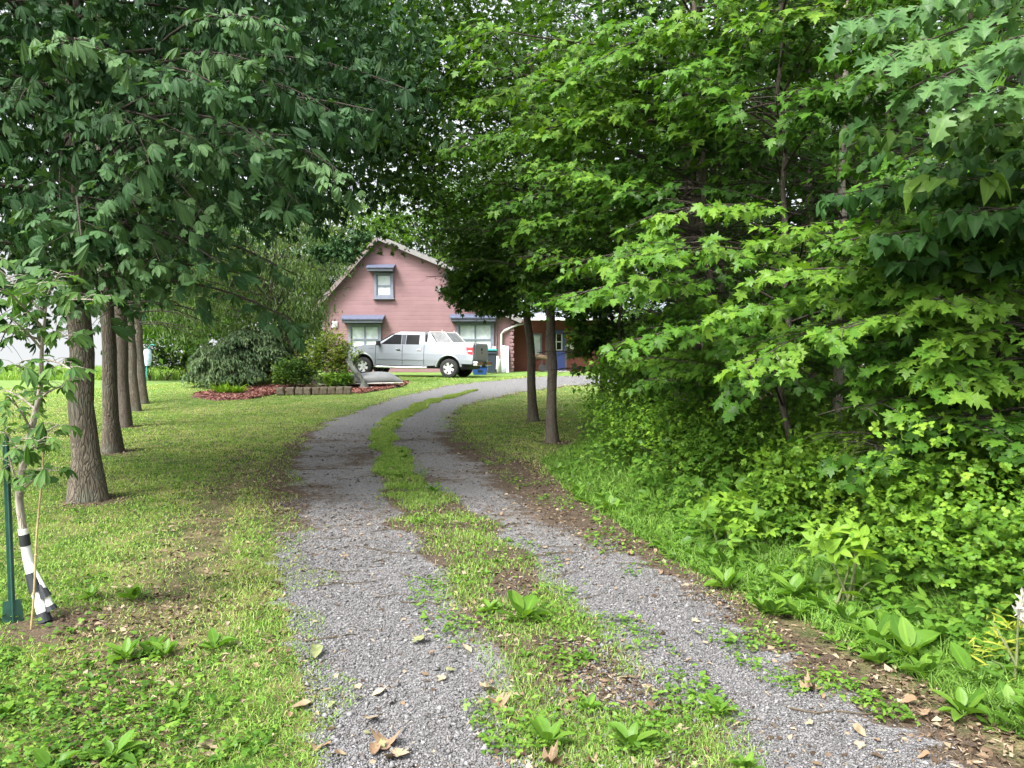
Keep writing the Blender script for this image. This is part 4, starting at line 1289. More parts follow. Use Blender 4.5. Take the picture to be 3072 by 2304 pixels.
# oak bough and linden bough reaching in from trees that stand just outside the frame
def oak(lf, tp):
    for (u0, v0, d0, u1, v1, d1) in ((1060, 0, 4.2, 880, 58, 3.9), (1080, 30, 4., 935, 80, 3.7), (1100, -30, 4.2, 845, 20, 4.2), (1090, 60, 3.9, 985, 92, 3.5), (1090, -60, 4.4, 940, -10, 4.0), (1120, 10, 3.8, 1010, 40, 3.5)):
        bough(lf, at(u0, v0, d0), at(u1, v1, d1), .03, 11, .34, .065, .135, ['oak1', 'oak2'], (.4, 1.), .008, .2, .7, .35, .1, .025)
tree('oak_tree', 'red oak whose big lobed leaves hang into the upper corner of the view', (4.6, 4.6, 0), (4.8, 4.8, 7), .12, .05, [], 'oak', 'bark', None, oak)
def linden(lf, tp):
    for (u0, v0, d0, u1, v1, d1) in ((1060, 150, 4.9, 850, 130, 4.6), (1080, 190, 4.8, 835, 195, 4.8), (1070, 170, 4.7, 930, 165, 4.3), (1080, 230, 4.7, 880, 235, 4.6), (1090, 130, 4.7, 960, 125, 4.3), (1090, 215, 4.5, 960, 215, 4.1), (1070, 250, 4.9, 900, 262, 4.8)):
        bough(lf, at(u0, v0, d0), at(u1, v1, d1), .05, 11, .45, .055, .095, ['heart1', 'heart2'], (.1, .7), .009, .2, .75, .35, .1, .04)
    bough(lf, at(1000, 190, 4.3), at(940, 178, 4.0), .05, 2, .2, .09, .12, ['heart1'], (1, 1), .006, .2, .5, .3, .3, .04)
tree('linden_tree', 'linden with dark glossy heart shaped leaves below the oak leaves', (4.3, 5.4, 0), (4.5, 5.6, 6.5), .08, .04, [], 'heart', 'bark_smooth', None, linden)

# depth of the wood behind: one mass of leaves
fo = Foliage()
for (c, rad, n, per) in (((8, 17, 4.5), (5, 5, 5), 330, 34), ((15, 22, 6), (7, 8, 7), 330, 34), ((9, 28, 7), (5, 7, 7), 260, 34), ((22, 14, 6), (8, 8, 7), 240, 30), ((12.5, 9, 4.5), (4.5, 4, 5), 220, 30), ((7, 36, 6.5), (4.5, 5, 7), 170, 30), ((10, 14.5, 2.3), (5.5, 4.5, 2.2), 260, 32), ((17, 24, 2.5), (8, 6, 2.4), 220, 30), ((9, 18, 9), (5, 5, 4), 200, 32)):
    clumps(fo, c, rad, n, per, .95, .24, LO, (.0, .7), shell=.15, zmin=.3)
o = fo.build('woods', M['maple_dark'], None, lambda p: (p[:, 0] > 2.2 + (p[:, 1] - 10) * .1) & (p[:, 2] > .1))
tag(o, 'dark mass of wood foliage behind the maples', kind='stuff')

# ---- trees behind the house and beyond the lawn
back = [  # x, y, height, rx, label, mat, trunk r, zlo
    (-5.5, 52, 13.5, 5.2, 'tall round tree directly behind the house roof', 'maple_dark', .25),
    (-14, 55, 13.5, 5.0, 'big tree behind the left roof slope of the house', 'olive', .25),
    (2.5, 54, 15, 5.5, 'tall tree behind the right side of the house', 'maple_dark', .28),
    (11, 50, 14, 5.5, 'tall tree behind the metal roof of the wing', 'maple', .28),
    (-22, 52, 12.5, 4.8, 'loose tree beyond the lawn behind the weeping tree', 'olive', .22),
    (-17.5, 42, 10, 4.0, 'light green tree at the back of the lawn, above the conifers', 'maple', .2),
    (-1.0, 62, 17, 6, 'highest tree top far behind the house', 'olive', .3),
]
for (x_, y_, H, rx, lb, mt, r_) in back:
    z_ = float(gh(x_, y_)); z_ = max(z_, -.3)
    def ex(lf, tp, x_=x_, y_=y_, H=H, rx=rx, z_=z_):
        cc = clumps(lf, (x_, y_, z_ + H * .58), (rx, rx, H * .42), 280, 44, 1.15, .36, 'ovlo', (.15, .95), shell=.2)
        for q in cc[::7]:
            p0 = np.array([x_, y_, z_ + H * rng.uniform(.25, .6)])
            lf.tube(bez(p0, (p0 + q) / 2 + np.array([0, 0, .5]), q, np.linspace(0, 1, 6)), .07, .015, 5)
    tree('background_tree', lb, (x_, y_, z_), (x_ + .3, y_, z_ + H * .9), r_, r_ * .3, [], mt, 'bark_dark', 'trees behind house and lawn', ex, keep=None, trunk_k=10)

# weeping tree that leans out of the block-edged bed
wb = gp(309, 389)
def exW(lf, tp):
    c0 = np.array([-10.2, 29.5, 4.6])
    cc = clumps(lf, c0, (4.6, 2.6, 3.0), 300, 60, .65, .20, ['lanw'], (.1, .9), shell=.25, hang=1.7, flatten=1.1)
    cc2 = clumps(lf, (-8.6, 29.2, 2.6), (1.8, 1.2, 1.1), 70, 54, .5, .19, ['lanw'], (.2, 1), shell=.2, hang=1.7, flatten=1.1)
    for q in cc[::4]:
        p0 = tp[int(rng.integers(5, 15))]
        lf.tube(bez(p0, (p0 + q) / 2 + np.array([0, 0, .8]), q, np.linspace(0, 1, 8)), .03, .008, 5)
tree('weeping_tree', 'olive green weeping tree with narrow drooping leaves beside the house', wb + np.array([0, 1.2, 0]), wb + np.array([-2.6, 2.2, 5.2]), .085, .04, [], 'olive', 'bark_dark', None, exW, bend=.3, keep=lambda p: (proj(p)[0] < np.where(proj(p)[1] > 275, 328, 350) + rng.normal(0, 8, len(p))), trunk_k=10)


def conifer_bush(name, label, c, rx, h, n, tint=(.1, .9)):
    c = np.asarray(c, float); root = empty(name, c, label, 'conifer', 'low conifers at the back of the mulch bed')
    lf = Foliage()
    for j in range(n):
        az = rng.uniform(0, 6.3); z = rng.uniform(.35, 1) * h; L = rx * (1.15 - .55 * z / h) * rng.uniform(.7, 1.2)
        p0 = c + np.array([0, 0, z]); e = p0 + np.array([math.cos(az) * L, math.sin(az) * L, -.28 * L + .05])
        bough(lf, p0, e,   .22, 9, .5, .05, .19, 'lanw', tint, .012, .35, .7, .4, .35, .0)
    lf.tube(np.array([c, c + np.array([0, 0, h * .5]), c + np.array([0, 0, h])]), .06, .02, 8)
    lf.build('crown', M['conifer'], root)
    lf.build_wood('stem', M['bark_dark'], root)


p_ = gp(232, 391); conifer_bush('spreading_spruce', 'spreading blue-green spruce drooping over the red mulch', (p_[0], p_[1] + 2.0, p_[2]), 1.75, 2.2, 130)
p_ = gp(200, 391); conifer_bush('spreading_spruce', 'paler spruce at the outer end of the mulch bed', (p_[0], p_[1] + 1.6, p_[2]), 1.1, 1.6, 80, (.4, 1))
p_ = gp(262, 389); conifer_bush('spreading_spruce', 'dark spruce between the mulch bed and the weeping tree', (p_[0], p_[1] + 2.6, p_[2]), 1.5, 2.3, 80, (.0, .5))

p_ = gp(188, 390); bush('lime_shrub', 'small yellow-green shrub at the outer end of the mulch bed', (p_[0], p_[1] + .9, p_[2]), .4, .4, .95, 420, 'ovlo', .1, 'lime', (.4, 1), None)
p_ = gp(290, 391); bush('clipped_shrub', 'dark rounded clipped shrub behind the garden blocks', (p_[0], p_[1] + .5, p_[2] + .05), .68, .45, 1.0, 4200, 'ovlo', .10, 'shrub', (.1, 1), None)
p_ = gp(330, 391); bush('ninebark_shrub', 'tall loose green and bronze shrub behind the garden blocks', (p_[0] - .15, p_[1] + .75, p_[2] + .05), .78, .5, 1.9, 4200, 'ovlo', .12, 'bronze', (.1, .95), None, lob=.6)
p_ = gp(322, 391); bush('low_green_shrub', 'glossy low shrub in front of the bronze tinted one', (p_[0] + .45, p_[1] + .35, p_[2] + .05), .5, .3, .65, 1500, 'ovlo', .11, 'verge', (.2, 1), None)
p_ = gp(269, 389); bush('red_maple_shrub', 'small dark red Japanese maple beside the clipped shrub', (p_[0], p_[1] + 1.2, p_[2]), .45, .4, .8, 600, 'lanw', .16, 'red_leaf', (0, 1), None)
for (u_, h_, lb) in ((150, 2.6, 'grey-green shrub beyond the lawn behind the whirligig'), (166, 1.9, 'dark low shrub at the far edge of the lawn'), (184, 2.4, 'shrub beyond the lawn next to the sky gap')):
    p_ = at(u_, 383, 44.); p_[2] = float(gh(p_[0], p_[1]))
    bush('lawn_edge_shrub', lb, p_, 1.3 if u_ != 166 else 1.5, 1.1, h_, 900, 'ovlo', .24, 'maple_dark' if u_ != 184 else 'olive', (.1, .8), 'shrubs beyond the lawn')
for (u_, lb) in ((222, 'clump of daylily leaves at the front of the mulch bed'), (236, 'second daylily clump, closer to the garden blocks')):
    p_ = gp(u_, 394); k = 60; az = rng.uniform(0, 6.3, k); fo = Foliage()
    ld = norm(np.stack([np.cos(az), np.sin(az), rng.uniform(.6, 2, k)], 1)); nn = norm(np.stack([-np.cos(az), -np.sin(az), np.full(k, .8)], 1))
    fo.leaves('lance', np.tile(p_, (k, 1)) + rng.normal(0, .1, (k, 3)) * [1, 1, 0], ld, nn, rng.uniform(.3, .55, k), rng.uniform(.5, 1, k))
    tag(fo.build('daylily', M['lime']), lb, 'plant', 'daylilies at the mulch bed')

# ------------------------------------------------------------------ mulch beds
def bed(name, pts, label, seed):
    P = np.array([gp(*q) for q in pts]); n = len(P)
    c = P.mean(0); V = [c + [0, 0, .03]]; ring1 = c + (P - c) * .85; ring1[:, 2] += .05; ring2 = P.copy(); ring2[:, 2] += .006
    V = np.vstack([V, ring1, ring2]); V[:, 2] = gh(V[:, 0], V[:, 1]) + np.concatenate([[.06], np.full(n, .05), np.full(n, .006)])
    f3 = np.array([(0, 1 + i, 1 + (i + 1) % n) for i in range(n)]); f4 = np.array([(1 + i, 1 + n + i, 1 + n + (i + 1) % n, 1 + (i + 1) % n) for i in range(n)])
    o = npmesh(name, V, [f3, f4], M['mulch_bed']); o['kind'] = 'structure'
    r_ = np.random.default_rng(seed); k = 5000
    w_ = r_.dirichlet([1, 1, 1], k); i_ = r_.integers(0, n, k)
    q = w_[:, :1] * c + w_[:, 1:2] * P[i_] + w_[:, 2:] * P[(i_ + 1) % n]
    q[:, 2] = gh(q[:, 0], q[:, 1]) + .06
    az = r_.uniform(0, 6.3, k); fo = Foliage()
    fo.leaves('ovlo', q, norm(np.stack([np.cos(az), np.sin(az), r_.normal(0, .3, k)], 1)), norm(UP + r_.normal(0, .4, (k, 3))), r_.uniform(.05, .13, k), r_.random(k))
    tag(fo.build('mulch_chips', M['mulch']), label, kind='stuff')


bed('mulch_bed', BED1, 'reddish bark chips of the bed under the spruces', 3)
bed('mulch_bed', BED2, 'reddish bark chips in front of the truck', 4)

# ------------------------------------------------------------------ garden blocks
xs = [281, 291, 299.5, 308, 316.5, 324, 332, 340.5, 347.5]
names_ = ['leftmost', 'second', 'third', 'fourth', 'fifth', 'sixth', 'seventh', 'eighth', 'last']
for i, u_ in enumerate(xs):
    p_ = gp(u_, 395.2 - .12 * i); m = MB()
    m.box((0, 0, .13), (.25, .2, .26)).box((0, -.1, .13), (.20, .03, .20))
    o = m.build('garden_block', M['block'], bevel=.02)
    o.location = p_ ; o.rotation_euler = (rng.normal(0, .04), rng.normal(0, .05), rng.normal(0, .12))
    tag(o, f'tan concrete garden block, {names_[i]} from the mulch bed in the row below the shrubs', 'garden block', 'garden blocks edging the shrub bed')

# ------------------------------------------------------------------ house
HY = 39.0; HK = HY / FPX
hx = lambda u: at(u, 300, HY)[0]
hz = lambda v: at(512, v, HY)[2]
house = empty('house', (hx(420), HY, float(gh(hx(420), HY))), 'red board-sided house with grey fascia behind the silver pickup', 'house')
hl = np.array(house.location)
L_ = lambda x, y, z: (x - hl[0], y - hl[1], z - hl[2])
G0 = .5
xl, xr, xm = hx(323), hx(511), hx(446.5)
zl, zp, xp, zum, zlm, zr = hz(304), hz(240), hx(380), hz(268), hz(291), hz(318)
wall = [(xl, G0), (xr, G0), (xr, zr), (xm, zlm), (xm, zum), (xp, zp), (xl, zl)]
m = MB(); m.prism([L_(x, HY, z) for x, z in wall], (0, 9, 0)); m.build('wall', M['siding'], house)


def slab(x0, z0, x1, z1, y0, y1, th):
    n = np.array([-(z1 - z0), x1 - x0]); n = n / np.linalg.norm(n) * th
    if n[1] < 0: n = -n
    m = MB()
    m.prism([L_(x0, y0, z0), L_(x1, y0, z1), L_(x1 + n[0], y0, z1 + n[1]), L_(x0 + n[0], y0, z0 + n[1])], (0, y1 - y0, 0))
    return m


def roofplane(x0, z0, x1, z1, y0=HY - .45, y1=HY + 9.3):
    r = slab(x0, z0 + .02, x1, z1 + .02, y0 + .05, y1, .16 if x0 > xl else .11).build('roof', M['roof'], house)
    f_ = slab(x0, z0 - .07, x1, z1 - .07, y0 - .02, y0 + .045, .24 if x0 > xl else .2); o = f_.build('fascia', M['fascia'] if x0 > xl else M['trim_brown'], r)  # left rake: brown tone stands in for its shaded underside
    return r


dxl = (zp - zl) / (xp - xl)
roofplane(xl - .35, zl - .35 * dxl, xp, zp)
sl_ = (zp - zum) / (xm - xp)
roofplane(xp, zp, xm + .30, zum - .30 * sl_)
sl2 = (zlm - zr) / (xr - xm)
roofplane(xm - .02, zlm, xr + .5, zr - .5 * sl2)
# the short fascia return on the gable, where the lower roof starts
m = MB(); m.box(L_(xm - .22, HY - .10, zlm + .03), (.5, .18, .26), Matrix.Rotation(-math.atan(sl2), 3, 'Y').inverted()); m.build('fascia_return', M['fascia'], house, bevel=.01)
# corner boards
m = MB(); m.box(L_(xl + .05, HY - .02, (G0 + zl) / 2 - .05), (.11, .05, zl - G0 - .1)); m.build('corner_board', M['siding'], house)
m = MB(); m.box(L_(xm - .045, HY - .02, (zum + zlm) / 2 + .1), (.09, .05, zum - zlm - .45)); m.build('corner_board', M['trim_brown'], house)
# notched log ends at the right corner
for j in range(15):
    z = .75 + j * .188
    if z > zr - .2: break
    m = MB(); m.box(L_(xr + .035 + (.02 if j % 2 else 0), HY - .03, z), (.17 + (.04 if j % 2 else 0), .10, .15)); m.build('log_end', M['siding'], house, bevel=.012)


def window(u0, u1, v0, v1, aw, panes, sash=True):
    x0, x1, z1, z0 = hx(u0), hx(u1), hz(v0), hz(v1)
    fr = MB(); t = .13
    yc = HY - .05
    for c, d in (((x0 + t / 2, (z0 + z1) / 2), (t, z1 - z0)), ((x1 - t / 2, (z0 + z1) / 2), (t, z1 - z0)), (((x0 + x1) / 2, z1 - t / 2), (x1 - x0 - 2 * t, t)), (((x0 + x1) / 2, z0 + t / 2), (x1 - x0 - 2 * t, t))):
        fr.box(L_(c[0], yc, c[1]), (d[0], .10, d[1]))
    f_ = fr.build('window', M['trim'], house, bevel=.012)
    n = panes; w = (x1 - x0 - 2 * t) / n
    for k in range(n):
        a = x0 + t + k * w; zm = z0 + t + (z1 - z0 - 2 * t) * .47
        for (za, zb) in ((z0 + t, zm), (zm, z1 - t)):
            s = MB(); q = .045
            s.box(L_(a + q / 2, HY - .03, (za + zb) / 2), (q, .05, zb - za)).box(L_(a + w - q / 2, HY - .03, (za + zb) / 2), (q, .05, zb - za))
            s.box(L_(a + w / 2, HY - .03, za + q / 2), (w - 2 * q, .05, q)).box(L_(a + w / 2, HY - .03, zb - q / 2), (w - 2 * q, .05, q))
            s.build('sash', M['trim'], f_)
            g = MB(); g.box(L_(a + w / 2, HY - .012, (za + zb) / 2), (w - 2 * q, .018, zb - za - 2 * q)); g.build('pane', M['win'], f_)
    s = MB(); s.box(L_((x0 + x1) / 2, HY - .09, z0 - .03), (x1 - x0 + .1, .2, .06)); s.build('sill', M['trim'], f_, bevel=.01)
    # small pent roof over the window
    a0, a1, b0, b1 = aw
    X0, X1, Z1, Z0 = hx(a0), hx(a1), hz(b0), hz(b1)
    zf = Z0 + (Z1 - Z0) * .48
    m = MB(); m.prism([L_(X0, HY - .002, Z0), L_(X0, HY - .55, Z0), L_(X0, HY - .55, zf - .02), L_(X0, HY - .002, Z1 - .03)], (X1 - X0, 0, 0))
    o = m.build('awning', M['awning'], house, bevel=.012)
    m = MB(); m.prism([L_(X0 - .06, HY - .004, Z1 - .02), L_(X0 - .06, HY - .62, zf - .03), L_(X0 - .06, HY - .62, zf + .02), L_(X0 - .06, HY - .004, Z1 + .03)], (X1 - X0 + .12, 0, 0))
    m.build('awning_roof', M['awning_roof'], o)


window(374.5, 393.8, 272.5, 298.3, (369.5, 394.5, 264.8, 272), 1)
window(348.5, 381.2, 323.8, 354, (344, 383.7, 315.5, 323.2), 2)
window(456.5, 494, 322, 356, (451.5, 495.6, 314.5, 321.8), 2)
m = MB(); m.box(L_(hx(334.5), HY - .03, hz(324.6)), (.3, .08, .32)); o = m.build('vent_cover', M['white'], house, bevel=.015)
m = MB()
for j in range(4): m.box(L_(hx(334.5), HY - .08, hz(324.6) - .1 + j * .065), (.22, .03, .025))
m.build('louver', M['white'], o)
# downspout with its sloping elbow
m = MB(); ux = hx(501.5)
m.tube([L_(hx(523), HY + .2, hz(323.5)), L_(hx(517), HY - .1, hz(325)), L_(ux + .12, HY - .13, hz(331)), L_(ux, HY - .13, hz(334)), L_(ux, HY - .13, .75)], .055, 10)
m.build('downspout', M['white'], house, smooth=True)
# red drain pipe beside the window
m = MB(); m.tube([L_(hx(496.5), HY - .05, hz(323)), L_(hx(496.5), HY - .05, .8)], .03, 8); m.build('conduit', M['trim_brown'], house)

# ---- wing: recessed porch wall, door and metal roof
WY = HY + 1.6
X1w = xr + 12.5
m = MB(); m.prism([L_(xr + .02, WY, .55), L_(X1w, WY, .55), L_(X1w, WY, 3.4), L_(xr + .02, WY, 3.4)], (0, 5, 0)); m.build('wing_wall', M['siding_shaded'], house)
m = MB(); m.box(L_((xr + X1w) / 2, WY - .2, .58), (X1w - xr - .1, .4, .16)); m.build('foundation', M['concrete'], house)
m = MB(); ze = hz(320)
m.prism([L_(xr + .52, HY - .3, ze), L_(xr + .52, HY - .3, ze + .08), L_(xr + .52, HY + 5.4, ze + 1.5), L_(xr + .52, HY + 5.4, ze + 1.42)], (12.6, 0, 0)); r_ = m.build('wing_roof', M['metal_roof'], house)
m = MB()
m.box(L_(xr + .52 + 6.3, HY - .36, ze + .02), (12.6, .11, .12)); m.build('gutter', M['white'], r_, bevel=.02)
for k in range(12):
    x_ = xr + .9 + k * 1.05; m = MB()
    m.prism([L_(x_, HY - .29, ze + .083), L_(x_, HY - .29, ze + .115), L_(x_, HY + 5.3, ze + 1.51), L_(x_, HY + 5.3, ze + 1.475)], (.035, 0, 0)); m.build('roof_seam', M['metal_roof'], r_)
# wing window and door
def wx(u): return at(u, 350, WY)[0]
def wz(v): return at(512, v, WY)[2]
m = MB(); x0, x1 = wx(531), wx(540)
m.box(L_((x0 + x1) / 2, WY - .03, 2.0), (x1 - x0 + .2, .07, 1.35)); f_ = m.build('window', M['trim'], house, bevel=.01)
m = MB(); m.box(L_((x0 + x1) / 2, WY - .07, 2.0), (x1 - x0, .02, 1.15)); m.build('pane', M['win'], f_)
dx0, dx1 = wx(547.5), wx(564.8); dz0 = .72; dz1 = 2.85
m = MB(); m.box(L_((dx0 + dx1) / 2, WY - .04, (dz0 + dz1) / 2), (dx1 - dx0, .06, dz1 - dz0)); door = m.build('door', M['door_blue'], house, bevel=.008)
m = MB(); cx, cz = (dx0 + dx1) / 2 + .0, dz0 + 1.52; w_, h_ = .58, .86
m.box(L_(cx, WY - .085, cz), (w_, .02, h_)); m.build('pane', M['carglass'], door)
m = MB()
for c, d in (((cx - w_ / 2, cz), (.06, h_ + .06)), ((cx + w_ / 2, cz), (.06, h_ + .06)), ((cx, cz), (.045, h_ - .06)), ):
    m.box(L_(c[0], WY - .105, c[1]), (d[0], .03, d[1]))
for z in (-h_ / 2, 0, h_ / 2):
    m.box(L_(cx, WY - .103, cz + z), (w_ - .06, .026, .05))
m.build('muntin', M['white'], door)
m = MB(); m.lathe([(.03, 0), (.035, .05), (.02, .07)], L_(dx0 + .1, WY - .09, dz0 + 1.0), 10, 'Y'); m.build('handle', M['chrome'], door)
m = MB()
m.box(L_(dx1 + .06, WY - .05, (dz0 + dz1) / 2), (.11, .09, dz1 - dz0)).box(L_(dx0 - .06, WY - .05, (dz0 + dz1) / 2), (.11, .09, dz1 - dz0)); m.build('door_frame', M['trim_brown'], house)
m = MB(); m.box(L_((dx0 + dx1) / 2, WY - .55, .66), (1.25, 1.0, .14)); m.build('doorstep', M['concrete'], house, bevel=.01)
# flower hangings by the door
root = empty('wall_planter', (wx(572), WY - .16, 1.9), 'wall basket of yellow and white flowers beside the blue door', 'planter')
m = MB(); m.lathe([(.05, -.30), (.18, -.2), (.24, -.05)], (0, 0, 0), 14); m.build('basket', M['wicker'], root)
for nm, mt, k, cz, sp_, cr in (('white_flowers', 'flower_w', 130, .02, .22, .05), ('yellow_flowers', 'flower_y', 40, .55, .22, .06), ('leaves', 'lime', 90, .3, .24, .08)):
    fo = Foliage(); q = rng.normal(0, 1, (k, 3)) * [sp_ * .6, .05, sp_ * (.5 if nm[0] == 'w' else .8)] + np.array([wx(572), WY - .24, 1.9 + cz])
    az = rng.uniform(0, 6.3, k)
    fo.leaves('ovlo' if nm == 'leaves' else 'mlo1', q, norm(np.stack([np.cos(az), rng.normal(0, .3, k), np.sin(az)], 1)), norm(np.array([0, -1, .3]) + rng.normal(0, .3, (k, 3))), cr * rng.uniform(.8, 1.5, k) * 1.6, rng.random(k))
    fo.build(nm, M[mt], root)

# ------------------------------------------------------------------ pickup
rwp = at(449.3, 377, 32.4); rwp[2] = float(gh(rwp[0], rwp[1]))
TH = R(17)
# local: x forward from the rear bumper, y to the left (towards the camera), z up
truck = empty('pickup_truck', (0, 0, 0), 'silver crew cab pickup parked side-on before the red house', 'pickup')
fwd = Vector((-math.cos(TH), math.sin(TH), .018)).normalized(); left = Vector((-math.sin(TH), -math.cos(TH), 0)); upv = fwd.cross(left)
mw = Matrix((fwd, left, upv)).transposed().to_4x4()
org = Vector(rwp) - mw.to_3x3() @ Vector((1.2, .85, 0))
truck.matrix_world = Matrix.Translation(org) @ mw
HWD = .97


def arc(cx, cz, r, a0, a1, n=12):
    return [(cx + r * math.cos(R(a0 + (a1 - a0) * i / n)), cz + r * math.sin(R(a0 + (a1 - a0) * i / n))) for i in range(n + 1)]


RA = .54; WZ = .40
prof = [(.14, .60)] + arc(1.2, WZ, RA, 158, 12, 14) + [(2.3, .48), (4.62, .48)] + arc(5.2, WZ, RA, 170, 8, 14) + [(5.92, .52), (6.02, .62), (6.06, .95), (6.0, 1.14), (5.9, 1.21), (5.3, 1.31), (4.6, 1.37), (2.34, 1.37), (2.33, 1.44), (.12, 1.44), (.10, 1.0)]
bmB = bmesh.new()
secs = [(-HWD * .955, None), (-HWD, 0), (HWD, 0), (HWD * .955, None)]
vs = []
ys = [-HWD, HWD]
def ybulge(z, x):
    y = HWD - .055 * max(0, (z - 1.0) / .44) - .03 * max(0, (.75 - z) / .3)
    if x > 5.3: y -= .26 * ((x - 5.3) / .76) ** 2.2
    return y
La = [bmB.verts.new((x, HWD, z)) for x, z in prof]; Lb = [bmB.verts.new((x, -HWD, z)) for x, z in prof]
bmB.faces.new(La); bmB.faces.new(Lb[::-1])
n = len(prof)
for i in range(n): bmB.faces.new((La[i], Lb[i], Lb[(i + 1) % n], La[(i + 1) % n]))
for axis_, vals in ((0, (5.35, 5.6, 5.8, 5.95)), (2, (.75, .9, 1.0, 1.15, 1.28))):
    for q_ in vals:
        pc = [0, 0, 0]; pn = [0, 0, 0]; pc[axis_] = q_; pn[axis_] = 1
        bmesh.ops.bisect_plane(bmB, geom=bmB.verts[:] + bmB.edges[:] + bmB.faces[:], plane_co=pc, plane_no=pn)
for v_ in bmB.verts:
    v_.co.y = math.copysign(ybulge(v_.co.z, v_.co.x), v_.co.y)
mm = MB(); mm.bm.free(); mm.bm = bmB
body = mm.build('body', M['paint'], truck, bevel=.03, seg=2)
# underbody closes the wheel arches
m = MB(); m.box((3.0, 0, .62), (5.3, 1.2, .5)); m.build('underbody', M['black'], truck)
# cab
cb = [(2.32, 1.36), (4.62, 1.36)]; ct_ = [(2.42, 1.93), (3.62, 1.93)]
m = MB(); bm_ = m.bm
B = [bm_.verts.new(p) for p in ((2.32, .90, 1.36), (4.64, .90, 1.36), (4.64, -.90, 1.36), (2.32, -.90, 1.36))]
Mid = [bm_.verts.new(p) for p in ((2.36, .76, 1.84), (3.78, .76, 1.84), (3.78, -.76, 1.84), (2.36, -.76, 1.84))]
Tp = [bm_.verts.new(p) for p in ((2.46, .66, 1.93), (3.55, .66, 1.94), (3.55, -.66, 1.94), (2.46, -.66, 1.93))]
for a, b in ((B, Mid), (Mid, Tp)):
    for i in range(4): bm_.faces.new((a[i], a[(i + 1) % 4], b[(i + 1) % 4], b[i]))
bm_.faces.new(Tp); bm_.faces.new(B[::-1])
m.build('cab', M['paint'], truck, bevel=.04, seg=3)
sidep = lambda x, z, s, o_=.006: (x, s * (.90 - (z - 1.36) * .14 / .48 + o_), z)


def side_panel(pts, s, mat, nm, o_=.006, th=.012):
    m = MB(); m.prism([sidep(x, z, s, o_) for x, z in pts], (0, -s * th, 0)); return m.build(nm, mat, truck)


